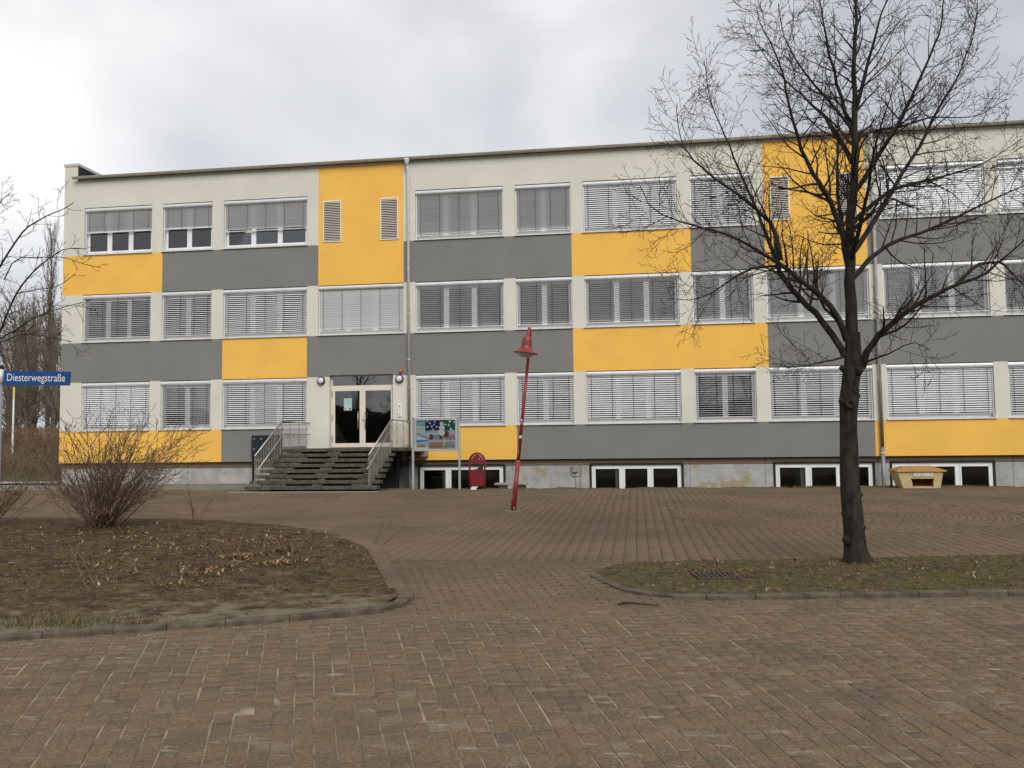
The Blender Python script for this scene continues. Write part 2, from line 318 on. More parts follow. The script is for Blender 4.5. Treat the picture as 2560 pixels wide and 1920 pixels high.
def inpoly(poly, X, Y):
    X = np.asarray(X); Y = np.asarray(Y); r = np.zeros(X.shape, bool); n = len(poly)
    for i in range(n):
        (x1, y1), (x2, y2) = poly[i], poly[(i+1) % n]
        c = ((y1 > Y) != (y2 > Y)); xi = (x2-x1)*(Y-y1)/((y2-y1) if y2 != y1 else 1e-9)+x1; r ^= c & (X < xi)
    return r
def dist_poly(poly, X, Y, seg=None):
    d = np.full(np.shape(X), 1e9); n = len(poly)
    for i in (range(n) if seg is None else seg):
        (x1, y1), (x2, y2) = poly[i], poly[(i+1) % n]; dx, dy = x2-x1, y2-y1
        t = np.clip(((X-x1)*dx+(Y-y1)*dy)/(dx*dx+dy*dy), 0, 1); d = np.minimum(d, np.hypot(X-x1-t*dx, Y-y1-t*dy))
    return d
def waves(X, Y, s=1.0, seed=0):
    r = np.random.default_rng(seed); o = 0
    for k in range(10):
        a = r.uniform(0, 6.28); f = s*r.uniform(.5, 3); o = o+np.sin((X*np.cos(a)+Y*np.sin(a))*f+r.uniform(0, 6.28))/(1+f/s)
    return o/3
def GZ(X, Y):
    well = ss(-8.9, -8.1, X)*(1-ss(23, 25, X))*ss(-3.3, -1.7, Y)*(1-ss(13, 15, Y))
    mound = 1.7*ss(5, 13, Y)*ss(-22.5, -29, X)*(1-.3*ss(20, 40, Y))+ss(-22, -24, X)*ss(4, 8, Y)*.15*waves(X, Y, .6, 3)
    return H(X, Y)-.045-1.15*well+np.maximum(mound, 0)
xs = np.concatenate([np.linspace(-600, -70, 8), np.arange(-60, 30, 1.0), np.linspace(40, 600, 8)]); xs = np.unique(np.concatenate([xs, np.arange(-9.2, -7.8, .2)]))
ys = np.unique(np.concatenate([np.linspace(-300, -40, 8), np.arange(-36, -5, 1.0), np.arange(-4, 0, .2), np.arange(0, 60, 1.0), np.linspace(70, 900, 10)]))
XX, YY = np.meshgrid(xs, ys); ZZ = GZ(XX, YY); nx = len(xs); ny = len(ys)
idx = np.arange(nx*ny).reshape(ny, nx)
F = np.stack([idx[:-1, :-1], idx[:-1, 1:], idx[1:, 1:], idx[1:, :-1]], -1).reshape(-1, 4)
tag(npmesh('ground', np.stack([XX, YY, ZZ], -1), F, 'ground'), kind='structure')
# plaza bedding, slabs along the wall, path beside the gable
xs = np.arange(-34, 22.1, 1.0); ys = np.append(np.arange(-22.6, -3.4, .8), -3.38); XX, YY = np.meshgrid(xs, ys); nx, ny = len(xs), len(ys); idx = np.arange(nx*ny).reshape(ny, nx)
F = np.stack([idx[:-1, :-1], idx[:-1, 1:], idx[1:, 1:], idx[1:, :-1]], -1).reshape(-1, 4)
plaza = npmesh('plaza', np.stack([XX, YY, H(XX, YY)-.0075], -1), F, 'moss'); tag(plaza, kind='structure')
wp = MB()
x = -34.0
while x < -12.2:
    for (ya, yb) in ((-3.36, -1.7), (-1.69, .13)):
        wp.box(x, min(x+.99, -11.95), ya, yb, .02, .1+random.uniform(.02, .035))
    x += 1.0
pv = wp.build('pavement', 'slab', bev=.008); tag(pv, kind='structure')
tag(MB().add([(-60, 1.4, .12), (-21.3, 1.2, .12), (-21.3, 2.9, .12), (-60, 3.3, .12)], [(0, 1, 2, 3)]).build('path', 'path'), kind='structure')
ap = MB()
for i in range(5): ap.box(-12.25+i*.94, -11.32+i*.94, -4.78, -4.39, .02, .108)
tag(ap.build('entrance_apron', 'slabgrey', bev=.004), kind='structure')
# street bedding: ring sector
v = []; f = []; ns = 80
for i in range(ns+1):
    t = -1.2+2.2*i/ns
    for rr in (13.0, 16, 19, 22.36): v.append((CC[0]+rr*math.sin(t), CC[1]+rr*math.cos(t), -.0046))
for i in range(ns):
    for j in range(3): a = i*4+j; f.append((a, a+1, a+5, a+4))
street = MB().add(v, f).build('street', 'sand'); tag(street, kind='structure')

# ------------------------------------------------------------------ stones
def stones(name, parent, S, matname, nbig, depth=.03, ch=.0035):
    """S rows: cx, cy, half-length (local x), half-width (local y), angle, z. The largest in view are objects, the rest one mesh."""
    S = np.asarray(S, float)
    d = np.stack([S[:, 0]-CAM.x, S[:, 1]-CAM.y, S[:, 5]-CAM.z], -1)
    dep = d@np.array(fw); u = (d@np.array(r2))/np.maximum(dep, .1)*2153.6; v_ = (d@np.array(u2))/np.maximum(dep, .1)*2153.6
    vis = (dep > .5) & (abs(u) < 1270) & (abs(v_) < 950)
    score = np.where(vis, S[:, 2]*S[:, 3]/np.maximum(dep, .1)**3, -1); order = np.argsort(-score); big = order[:nbig]; big = big[score[big] > 0]
    base = bpy.data.meshes.new(name)
    tv = []
    for (sx, zz) in ((.965, 0), (1, -.13), (1, -1)):
        for a, b in ((-1, -1), (1, -1), (1, 1), (-1, 1)): tv.append((a*sx, b*sx, zz))
    fc = [(0, 1, 2, 3)]+[(4*k+4+j, 4*k+4+(j+1) % 4, 4*k+(j+1) % 4, 4*k+j) for k in range(2) for j in range(4)]
    base.from_pydata(tv, [], fc); base.materials.append(M[matname]); base.update()
    for i in big:
        o = bpy.data.objects.new(name, base); col.objects.link(o); o.parent = parent
        o.location = (S[i, 0], S[i, 1], S[i, 5]); o.scale = (S[i, 2], S[i, 3], depth); o.rotation_euler = (rng.normal(0, .010), rng.normal(0, .010), S[i, 4])
    rest = np.setdiff1d(np.arange(len(S)), big); Q = S[rest]; n = len(Q)
    L = np.zeros((n, 12, 3)); cor = np.array([(-1, -1), (1, -1), (1, 1), (-1, 1)], float)
    tilt = rng.normal(0, .009, (n, 2))
    for r_, (ins, zz) in enumerate(((ch, 0.), (0, -.004), (0, -depth))):
        for j in range(4):
            lx = cor[j, 0]*(Q[:, 2]-ins); ly = cor[j, 1]*(Q[:, 3]-ins); c = np.cos(Q[:, 4]); s_ = np.sin(Q[:, 4])
            L[:, r_*4+j, 0] = Q[:, 0]+lx*c-ly*s_; L[:, r_*4+j, 1] = Q[:, 1]+lx*s_+ly*c
            L[:, r_*4+j, 2] = Q[:, 5]+zz+lx*tilt[:, 0]+ly*tilt[:, 1]
    F = (np.array(fc)[None]+12*np.arange(n)[:, None, None]).reshape(-1, 4)
    o = npmesh(name+'_field', L, F, matname, parent); o['kind'] = 'stuff'
# street setts: courses running across the street, stones of mixed length
S = []; s_ = -17.0
while s_ < 9.5:
    wd = random.choice((.12, .128, .135, .142)); rr = 22.03-random.uniform(0, .03); bendo = random.uniform(-.004, .004)
    while rr > 14.5:
        ln = random.choice((.1, .12, .14, .14, .16, .19))
        rm = rr-ln/2; x, y = pol(rm, s_+wd/2+bendo*math.sin(rm*3)*2); t = (s_+wd/2)/22.03
        S.append((x, y, wd*rm/22.03/2-random.uniform(.002, .0055), ln/2-random.uniform(.001, .0035), -t+random.gauss(0, .008), random.gauss(0, .0012)))
        rr -= ln
    s_ += wd
for row in range(3):                                   # gutter rows along the kerb
    s_ = -17.0+random.random()*.2
    while s_ < 9.5:
        ln = random.choice((.2, .21, .22)); rr = 22.03+.055+row*.11; x, y = pol(rr, s_+ln/2)
        S.append((x, y, ln/2-.004, .05, -(s_+ln/2)/22.03, random.gauss(0, .002))); s_ += ln
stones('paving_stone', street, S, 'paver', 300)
# plaza: straight courses, fans around two centres, mouth between the beds turned to the street
CIR = [(3.95, -11.3, 3.3), (-11.2, -7.6, 3.3), (12.2, -9.2, 3.3)]
S = []
x = -33.0; i = 0
while x < 20:
    wd = .17; y = -18.0+(.05 if i % 2 else 0)
    n = int((18.0-3.42)/.105)
    for k in range(n): S.append((x+wd/2, y+.105*k+.05, wd/2-.0045, .0495, random.gauss(0, .012), 0))
    x += wd; i += 1
S = np.array(S); keep = np.ones(len(S), bool)
for cx, cy, cr_ in CIR: keep &= np.hypot(S[:, 0]-cx, S[:, 1]-cy) > cr_+.03
S = S[keep].tolist()
for cx, cy, cr_ in CIR:
    rr = .12
    while rr < cr_:
        n = max(5, int(2*math.pi*rr/.16)); o_ = random.random()
        for k in range(n):
            t = 2*math.pi*(k+o_)/n; S.append((cx+rr*math.cos(t), cy+rr*math.sin(t), math.pi*rr/n-.006, .052, t+math.pi/2, 0))
        rr += .118
for row in range(3, 34):
    rr = 22.03+.055+row*.11; s_ = -9.8+(.1 if row % 2 else 0)
    while s_ < -2:
        x, y = pol(rr, s_+.1)
        if y < -18.0: S.append((x, y, .1, .0525, -(s_+.1)/22.03+random.gauss(0, .008), 0))
        s_ += .205
S = np.array(S)
keep = ~(inpoly(LB_OUT, S[:, 0], S[:, 1]) | inpoly(RB, S[:, 0], S[:, 1])) & (np.hypot(S[:, 0]+2.66, S[:, 1]+10.8) > .2)
keep &= ~((S[:, 0] > -12.3) & (S[:, 0] < -7.5) & (S[:, 1] > -4.82)) & ((S[:, 1] > -18.05) | (np.hypot(S[:, 0]-CC[0], S[:, 1]-CC[1]) > 22.34))
S = S[keep]; S[:, 5] = H(S[:, 0], S[:, 1])+rng.normal(0, .0022, len(S))
stones('paver', plaza, S, 'plazastone', 300)

# ------------------------------------------------------------------ planting beds and kerbs
def resample(P, step):
    P = [Vector(p) for p in P]; out = [P[0]]; acc = 0
    for a, b in zip(P, P[1:]):
        L = (b-a).length; t = step-acc
        while t <= L: out.append(a+(b-a)*(t/L)); t += step
        acc = (acc+L) % step
    return out
def bed(name, poly, matname, front, seed, bulge=.03):
    X, Y = np.meshgrid(np.arange(-17, 14, .1), np.arange(-27, -12, .1)); X = X.ravel()+rng.uniform(-.04, .04, X.size); Y = Y.ravel()+rng.uniform(-.04, .04, Y.size)
    k = inpoly(poly, X, Y); X = X[k]; Y = Y[k]; k = dist_poly(poly, X, Y) > .05; X = X[k]; Y = Y[k]
    bp = resample([(*p, 0) for p in poly]+[(*poly[0], 0)], .12); nb = len(bp)
    pts = [Vector((p.x, p.y)) for p in bp]+[Vector((a, b)) for a, b in zip(X, Y)]
    r = delaunay_2d_cdt(pts, [(i, (i+1) % nb) for i in range(nb)], [], 1, 1e-5)
    V = np.array([(p.x, p.y) for p in r[0]]); d = dist_poly(poly, V[:, 0], V[:, 1]); df = dist_poly(poly, V[:, 0], V[:, 1], front)
    edge = .012+.026*(1-ss(.15, .9, df))
    Z = H(V[:, 0], V[:, 1])+edge+bulge*ss(0, 1.6, d)*(1-(1-ss(.15, .9, df))*.6)+(.012*waves(V[:, 0], V[:, 1], 5, seed)+rng.normal(0, .006, len(V)))*ss(.05, .3, d)
    o = npmesh(name, np.column_stack([V, Z]), np.array([t for t in r[2] if len(t) == 3]), matname); tag(o, kind='structure')
    from mathutils.bvhtree import BVHTree
    t = BVHTree.FromPolygons([tuple(a) for a in np.column_stack([V, Z])], [tuple(a) for a in r[2]])
    def zat(x, y):
        h = t.ray_cast(Vector((x, y, 2)), Vector((0, 0, -1))); return h[0].z if h[0] else None
    return o, zat
lbed, zl = bed('planting_bed', LB_IN, 'soil', range(0, 11), 1)
rbed, zr = bed('grass_bed', RB_IN, 'turf', range(4, 12), 2, .03)
def kerb(path, name, lens, h0=lambda t: 1.0, w_=.1):
    root = bpy.data.objects.new(name, None); col.objects.link(root); root['kind'] = 'structure'
    P = resample([(*p, 0) for p in path], .06); prof = [(0, -.04), (.003, .034), (.008, .044), (.018, .051), (.032, .053), (w_-.008, .053), (w_, .048), (w_, -.04)]
    i = 0
    while i < len(P)-3:
        n = max(2, int(random.choice(lens)/.06)); j = min(i+n, len(P)-1)
        if len(P)-1-j < 3: j = len(P)-1
        mb = MB(); rings = []; dz = random.uniform(-.006, .004); do = random.uniform(-.006, .006)
        for k in range(i, j+1):
            a = P[max(k-1, 0)]; b = P[min(k+1, len(P)-1)]; d = (b-a).normalized(); nrm = Vector((-d.y, d.x, 0)); hh = h0(k/len(P))
            q = P[k].copy()
            if k == i: q = q+d*.003
            if k == j: q = q-d*.003
            rings.append([(q.x+nrm.x*(o_+do), q.y+nrm.y*(o_+do), (z_*hh if z_ > 0 else z_)+dz) for o_, z_ in prof])
        m = len(prof); vs_ = [p for r_ in rings for p in r_]
        fs = [(a*m+b, a*m+b+1, (a+1)*m+b+1, (a+1)*m+b) for a in range(len(rings)-1) for b in range(m-1)]+[tuple(range(m)), tuple(reversed(range((len(rings)-1)*m, len(rings)*m)))]
        mb.add(vs_, [tuple(reversed(f_)) for f_ in fs]).build('kerb_stone', 'kerb', root); i = j
    return root
kerb(LB_OUT[:13], 'kerb', (.45, .5, .55, .55))
kerb(RB[:13], 'kerb', (.3, .45, .5, .4), lambda t: .25+.75*float(ss(0, .16, t)))
eg = bpy.data.objects.new('brick_edging', None); col.objects.link(eg); eg['kind'] = 'structure'
A = resample([(*p, 0) for p in LB_OUT[12:19]], .105); B = [(*p, 0) for p in LB_IN[12:18]]
for k in range(len(A)-1):
    d = (A[k+1]-A[k]).normalized(); n = Vector((-d.y, d.x, 0)); c = A[k]+n*.11; z = float(H(c.x, c.y))+.022+random.gauss(0, .003)
    q = [c-n*.105-d*.046, c-n*.105+d*.046, c+n*.105+d*.046, c+n*.105-d*.046]
    MB().hull8([(p.x, p.y, z-.06) for p in q], [(p.x, p.y, z) for p in q]).build('brick', 'plazastone', eg, bev=.005)
# soil lip along the edge of the plaza above the basement windows
v = []; f = []; xs = np.arange(-7.9, 20, .16)
for i, x in enumerate(xs):
    a = .014*math.sin(x*2.3)+.012*math.sin(x*5.1)+random.uniform(-.008, .012)
    for (yy, zz) in ((-3.46+random.uniform(-.05, .03), .095), (-3.36, .108+a), (-3.2, .112+a), (-3.02, .06+a), (-2.4, -.45), (-1.6, -1.02)): v.append((x, yy, zz))
for i in range(len(xs)-1):
    for j in range(5): a = i*6+j; f.append((a, a+6, a+7, a+1))
tag(MB().add(v, f).build('verge', 'earth', smooth=True), kind='structure')

# ------------------------------------------------------------------ school building
XL, XR = -21.22, 17.9
SB = [2.082, 5.382, 8.682]; TB = [3.90, 7.20, 10.50]; BOT, TOP = .916, 11.5
COLS = dict(A=(-20.37, -17.64, 3), B=(-17.21, -15.25, 2), C=(-14.81, -11.6, 3), D=(-11.18, -8.02, 3), E=(-7.59, -4.43, 3), F=(-4.01, -2.05, 2), G=(-1.63, 1.56, 3),
            H=(2.0, 4.01, 2), I=(4.43, 7.70, 3), J=(8.13, 11.40, 3), K=(11.83, 13.85, 2), L=(14.27, 17.45, 3))
bld = thing('school_building', (-2, 0, 0), 'long three-storey school with yellow, grey and beige panels behind the paved square', 'building')
def panel(x0, x1, z0, z1, c): MB().box(x0, x1, 0, .28, z0, z1).build('wall_panel', c, bld)
for z0, z1, runs in (
    (BOT, SB[0], [(XL, -14.82, 'yellow'), (-14.82, -11.6, 'grey'), (-11.6, -10.76, 'beige'), (-8.42, -7.62, 'beige'), (-7.62, -4.03, 'yellow'), (-4.03, 7.71, 'grey'), (7.71, XR, 'yellow')]),
    (TB[0], SB[1], [(XL, -14.82, 'grey'), (-14.82, -11.6, 'yellow'), (-11.6, -10.76, 'grey'), (-10.76, -8.42, None), (-8.42, -2.05, 'grey'), (-2.05, 4.43, 'yellow'), (4.43, XR, 'grey')]),
    (TB[1], SB[2], [(XL, -17.205, 'yellow'), (-17.205, -11.18, 'grey'), (-8.02, -2.05, 'grey'), (-2.05, 1.99, 'yellow'), (1.99, 4.42, 'grey'), (7.69, XR, 'grey')]),
    (TB[2], TOP, [(XL, -11.18, 'beige'), (-8.02, 4.42, 'beige'), (7.69, XR, 'beige')]),
    (TB[1], TOP, [(-11.18, -8.02, 'yellow'), (4.42, 7.69, 'yellow')])):
    for a, b, c in runs:
        if c: panel(a, b, z0, z1, c)
panel(-10.76, -8.42, 3.955, SB[1], 'grey')
panel(-10.76, -8.42, BOT, 1.37, 'beige')
for k in range(3):                                  # piers between the windows
    lst = [COLS[c][:2] for c in 'ABCDEFGHIJKL']
    if k == 0: lst[3] = (-10.76, -8.42)
    if k == 2: lst[3] = (-11.18, -8.02); lst[8] = (4.42, 7.69)
    edge = XL
    for a, b in lst: panel(edge, a, SB[k], TB[k], 'beige'); edge = b
    panel(edge, XR, SB[k], TB[k], 'beige')
# gable with parapet, floors, back wall, roof
MB().box(XL, XL+.3, .28, 12, BOT, 11.5).build('gable_wall', 'beige', bld); MB().box(XR-.3, XR, .28, 12, BOT, 11.5).build('gable_wall', 'beige', bld)
g = MB().box(XL, -20.69, 0, 12, 11.5, 12.12).build('parapet', 'beige', bld)
MB().box(-20.688, -20.664, .02, 11.98, 11.6, 12.118).build('parapet_lining', 'bitumen', g)
MB().box(XL-.035, -20.64, -.03, 12.03, 12.12, 12.235).build('coping', 'coping', g, bev=.01)
MB().box(XL+.3, XR-.3, 7.4, 7.6, BOT, 11.4).build('back_wall', 'inner', bld)
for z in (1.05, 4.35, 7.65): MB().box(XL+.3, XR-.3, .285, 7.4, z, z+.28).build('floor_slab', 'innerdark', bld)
MB().box(XL+.3, XR-.3, .285, 7.4, 10.8, 11.2).build('ceiling_slab', 'inner', bld)
MB().box(XL+.3, XR-.3, 7.65, 12, .9, 11.4).build('rear_block', 'inner', bld)
rf = MB().box(-20.66, XR, -.07, 12.05, 11.6, 11.665).build('roof', 'roof', bld)
MB().box(-20.66, XR, -.03, .3, 11.502, 11.597).build('eaves_board', 'zinc', rf)
# gutter
def gut(x0, x1):
    n = 10; mb = MB(); pr = [(-.165+.075*math.cos(math.pi*i/n), -.075*math.sin(math.pi*i/n)) for i in range(n+1)]; pi_ = [(-.165+.068*math.cos(math.pi*i/n), -.068*math.sin(math.pi*i/n)) for i in range(n+1)]
    z0 = 11.645; poly = [(y, z0+z) for y, z in pr]+[(y, z0+z) for y, z in reversed(pi_)]
    mb.prism(poly, 'x', x0, x1); mb.tube([(x0, -.243, z0+.003), (x1, -.243, z0+.003)], .011, 8)
    mb.prism([(y, z0+z-.001) for y, z in pi_], 'x', x0, x0+.004)
    g = mb.build('gutter', 'zinc', bld)
    x = x0+.35
    while x < x1:
        q = MB(); b_ = [(-.165+.079*math.cos(math.pi*i/8), z0-.079*math.sin(math.pi*i/8)) for i in range(9)]; c_ = [(-.165+.0755*math.cos(math.pi*i/8), z0-.0755*math.sin(math.pi*i/8)) for i in range(9)]
        q.prism(b_+list(reversed(c_)), 'x', x, x+.03); q.box(x, x+.03, -.24, .0, z0+.012, z0+.018); q.build('bracket', 'zinc', g); x += .62
gut(-20.78, XR)
# downpipes
def downpipe(x, split, zend):
    p = MB(); n = [(x-.03, -.165, 11.57), (x-.02, -.165, 11.42), (x, -.1, 11.2), (x, -.085, 11.1), (x, -.085, split)]
    p.lathe([(.055, 0), (.06, .1), (.105, .2), (.11, .24)], (x-.025, -.165, 11.36), n=14)
    p.tube(n, [.05, .05, .05, .05, .05], 14); dp = p.build('downpipe', 'pipe', bld, smooth=True)
    z = 10.9
    while z > split:
        MB().lathe([(.053, 0), (.062, .004), (.062, .03), (.053, .034)], (x, -.085, z), n=12).build('pipe_clamp', 'pipe', dp); z -= 1.62
    MB().tube([(x, -.085, split+.05), (x, -.085, split-.02), (x, -.085, 1.18)], [.056, .052, .052], 14).build('lower_pipe', 'pipedark', dp, smooth=True)
    MB().tube([(x, -.085, 1.2), (x, -.085, zend)], .062, 14).build('standpipe', 'pipegrey', dp, smooth=True)
    MB().lathe([(.064, 0), (.075, .005), (.075, .035), (.064, .04)], (x, -.085, 1.0), n=12).build('pipe_clamp', 'pipe', dp)
downpipe(-7.82, 3.45, -.95); downpipe(7.90, 3.3, -.95)

def window(c, k, tilt, bottom=.18, curtain=None):
    x0, x1, n = COLS[c]; zt = TB[k]-.004; zs = SB[k]; fr = MB(); g = .004
    z0 = zs+.035; fr.box(x0+g, x0+.075, .17, .25, z0, zt); fr.box(x1-.075, x1-g, .17, .25, z0, zt); fr.box(x0+.075, x1-.075, .17, .25, z0, z0+.07); fr.box(x0+.075, x1-.075, .17, .25, zt-.2, zt)
    wl = (x1-x0-.15)/n; L = []
    for i in range(n):
        a = x0+.075+wl*i; b = a+wl
        if i: fr.box(a-.035, a+.035, .17, .25, z0+.07, zt-.2)
        a += .035 if i else 0; b -= .035 if i < n-1 else 0
        for (p, q, r_, s_) in ((a, a+.055, z0+.07, zt-.2), (b-.055, b, z0+.07, zt-.2), (a+.055, b-.055, z0+.07, z0+.135), (a+.055, b-.055, zt-.26, zt-.2)): fr.box(p, q, .155, .215, r_, s_)
        L.append((a+.055, b-.055))
    w_ = fr.build('window', 'pvc', bld)
    for a, b in L: MB().box(a, b, .186, .192, z0+.135, zt-.26).build('pane', 'glass', w_)
    # sill
    MB().prism([(-.055, zs-.002), (-.055, zs+.03), (.17, zs+.05), (.17, zs+.02), (-.04, zs+.001)], 'x', x0-.035, x1+.035).build('sill', 'sill', w_)
    # blind box
    pr = [(.15, zt-.012), (.05, zt-.012), (.012, zt-.03), (-.012, zt-.07), (-.014, zt-.105), (0, zt-.14), (.03, zt-.165), (.15, zt-.165)]
    MB().prism(list(reversed(pr)), 'x', x0+.006, x1-.006).build('blind_box', 'alu', w_, smooth=False)
    # blind
    top = zt-.19; bot = zs+bottom; mb = MB(); cen = .085; hw = .04; a = R(tilt); z = top; xa, xb = x0+.055, x1-.055
    while z > bot+.03:
        jt = a+R(random.gauss(0, 1.0)); cy, cz = math.cos(jt), math.sin(jt); bow = .007
        P = [(cen+hw*cy, z+hw*cz), (cen+bow*-cz*(-1), z+bow*cy), (cen-hw*cy, z-hw*cz)]
        mb.add([(xa, *P[0]), (xb, *P[0]), (xb, *P[1]), (xa, *P[1]), (xb, *P[2]), (xa, *P[2])], [(0, 1, 2, 3), (3, 2, 4, 5)]); z -= .072
    mb.box(xa, xb, cen-.035, cen+.035, bot-.008, bot+.012)
    nc = 5 if n == 3 else 4
    for i in range(nc):
        xx = xa+.12+(xb-xa-.24)*i/(nc-1)
        for yy in (cen-.043, cen+.043): mb.box(xx-.006, xx+.006, yy-.001, yy+.001, bot, top+.03, 1)
    mb.build('blind', ['slat', 'cord'], w_)
    for a_, b_ in ((x0+.008, x0+.045), (x1-.045, x1-.008)): MB().box(a_, b_, .06, .11, zs+.05, zt-.165).build('guide_rail', 'alu', w_)
    if curtain:
        for i in curtain:
            a_, b_ = L[i]; q = MB(); m_ = 24; vs_ = []
            for j in range(m_+1): xx = a_-.03+(b_-a_+.06)*j/m_; yy = .36+.02*math.sin(j*1.7); vs_ += [(xx, yy, zs+.1), (xx, yy, zt-.2)]
            q.add(vs_, [(2*j, 2*j+2, 2*j+3, 2*j+1) for j in range(m_)]).build('curtain', 'curtain', w_)
BL = {('A', 2): (-46, .86), ('B', 2): (-46, .86), ('C', 2): (-46, .66), ('E', 2): (-42,), ('F', 2): (-42,), ('G', 2): (46,), ('H', 2): (38,), ('J', 2): (68,), ('K', 2): (68,), ('L', 2): (60,),
      ('A', 1): (18,), ('B', 1): (26,), ('C', 1): (33,), ('D', 1): (-62,), ('E', 1): (-25,), ('F', 1): (-25,), ('G', 1): (-26,), ('H', 1): (-20,), ('I', 1): (-42,), ('J', 1): (-22,), ('K', 1): (-30,), ('L', 1): (-30,),
      ('A', 0): (42,), ('B', 0): (14,), ('C', 0): (27,), ('E', 0): (29,), ('F', 0): (26,), ('G', 0): (34,), ('H', 0): (8,), ('I', 0): (23,), ('J', 0): (38,), ('K', 0): (29,), ('L', 0): (30,)}
for (c, k), a in BL.items(): window(c, k, *a, curtain=(0, 2) if (c, k) == ('A', 2) else None)
lp = MB().box(-17.6, -16.4, 5.2, 5.8, 10.765, 10.795).build('ceiling_lamp', 'white', bld)
M['glow'] = mat('glow', (.9, .85, .6), None, emit=(1, .82, .42, 3.0)); lp.data.materials[0] = M['glow']
# louvred vents
for (a, b, z0, z1) in ((-11.0, -10.31, 8.76, 10.28), (-8.87, -8.2, 8.75, 10.27), (4.63, 5.27, 8.8, 10.3), (6.8, 7.44, 8.8, 10.3)):
    mb = MB(); t = .045
    mb.box(a, a+t, -.03, 0, z0, z1); mb.box(b-t, b, -.03, 0, z0, z1); mb.box(a+t, b-t, -.03, 0, z0, z0+t); mb.box(a+t, b-t, -.03, 0, z1-t, z1)
    vn = mb.build('louvre_vent', 'cream', bld, bev=.004)
    MB().box(a+t, b-t, -.006, -.002, z0+t, z1-t).build('vent_back', 'innerdark', vn)
    z = z0+t+.035
    while z < z1-t-.02:
        MB().prism([(-.045, z-.016), (-.042, z-.018), (-.008, z+.012), (-.010, z+.014)], 'x', a+t, b-t).build('slat', 'cream', vn); z += .062
# entrance door
dx0, dx1, dz0, dz1 = -10.755, -8.425, 1.385, 3.95; y0, y1 = .19, .26
d = MB()
d.box(dx0+.003, dx0+.06, y0, y1, dz0, dz1); d.box(dx1-.06, dx1-.003, y0, y1, dz0, dz1); d.box(dx0+.06, dx1-.06, y0, y1, 3.49, 3.59); d.box(dx0+.06, dx1-.06, y0, y1, dz1-.03, dz1-.003)
L = [(dx0+.062, -9.612), (-9.606, dx1-.062)]; gl = [(-10.615, -9.70), (-9.49, -8.555)]
for (a, b), (p, q) in zip(L, gl):
    d.box(a, p, y0-.012, y1-.01, dz0+.004, 3.488); d.box(q, b, y0-.012, y1-.01, dz0+.004, 3.488); d.box(p, q, y0-.012, y1-.01, dz0+.004, 1.535); d.box(p, q, y0-.012, y1-.01, 3.395, 3.488)
door = d.build('entrance_door', 'cream', bld, bev=.005)
for p, q in gl: MB().box(p, q, .21, .218, 1.535, 3.395).build('pane', 'doorglass', door)
MB().box(dx0+.06, dx1-.06, .215, .222, 3.59, dz1-.03).build('transom_pane', 'glass', door)
for hx in (-9.735, -9.47):
    h = MB().tube([(hx, .1, 2.03), (hx, .1, 2.66)], .017, 10); h.tube([(hx, .1, 2.13), (hx+(.04 if hx < -9.6 else -.04), .178, 2.13)], .011, 8); h.tube([(hx, .1, 2.55), (hx+(.04 if hx < -9.6 else -.04), .178, 2.55)], .011, 8); h.build('door_handle', 'steel', door, smooth=True)
MB().box(-9.585, -9.555, .165, .178, 2.3, 2.37).build('lock', 'iron', door)
for z in (1.6, 2.35, 3.2): MB().tube([(dx0+.05, .17, z), (dx0+.05, .17, z+.2)], .018, 8).build('hinge', 'steel', door)
nq = MB(); nq.box(-10.29, -9.995, .203, .2085, 2.93, 3.135); nq.box(-10.29, -9.995, .203, .2085, 2.705, 2.925); nq.box(-10.25, -10.05, .2015, .2028, 2.86, 2.885, 1); nq.box(-10.09, -10.03, .2015, .2028, 2.73, 2.79, 2); nq.box(-10.26, -10.21, .2015, .2028, 2.76, 2.80, 2)
for i in range(4): nq.box(-10.265, -10.03-.03*(i % 2), .2015, .2028, 2.97+.038*i, 2.978+.038*i, 3)
M['n_line'] = mat('n_line', (.25, .37, .38)); nq.build('paper_notice', ['notice', 'n_yellow', 'n_dark', 'n_line'], door)
MB().box(-10.76, -8.42, .0, .35, 1.371, 1.384).build('threshold', 'stepconc', door)
# things seen faintly inside the hall
# plinth
py = .15
seams = [XL+.02, -16.2, -12.9, -8.4, -4.23, 1.79, 4.23, 7.9, 11.9, 15, XR-.02]
for a, b in zip(seams, seams[1:]): MB().box(a+.006, b-.006, py, py+.12, .705, BOT+.03).build('plinth_beam', 'aggr', bld, bev=.006)
BW = [(-7.5, -4.55), (-1.5, 1.5), (4.57, 7.63), (8.24, 11.3), (14.4, 17.3)]; BW0 = (-8.9, -8.35)
cuts = sorted([XL+.02]+[q for p in [BW0]+BW for q in (p[0]-.075, p[1]+.075)]+[XR-.02])
edges = []
for i in range(0, len(cuts), 2):
    a, b = cuts[i], cuts[i+1]; cut = [s for s in seams if a+.1 < s < b-.1]; pp = [a]+cut+[b]
    for p, q in zip(pp, pp[1:]): edges.append((p, q))
for a, b in edges: MB().box(a+.004, b-.004, py+.02, py+.14, -1.3, .697).build('plinth_panel', 'plinth', bld, bev=.006)
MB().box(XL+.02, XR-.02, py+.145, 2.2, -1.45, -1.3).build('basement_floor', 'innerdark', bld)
MB().box(XL+.02, XR-.02, 2.2, 2.3, -1.3, 1.04).build('basement_wall', 'innerdark', bld)
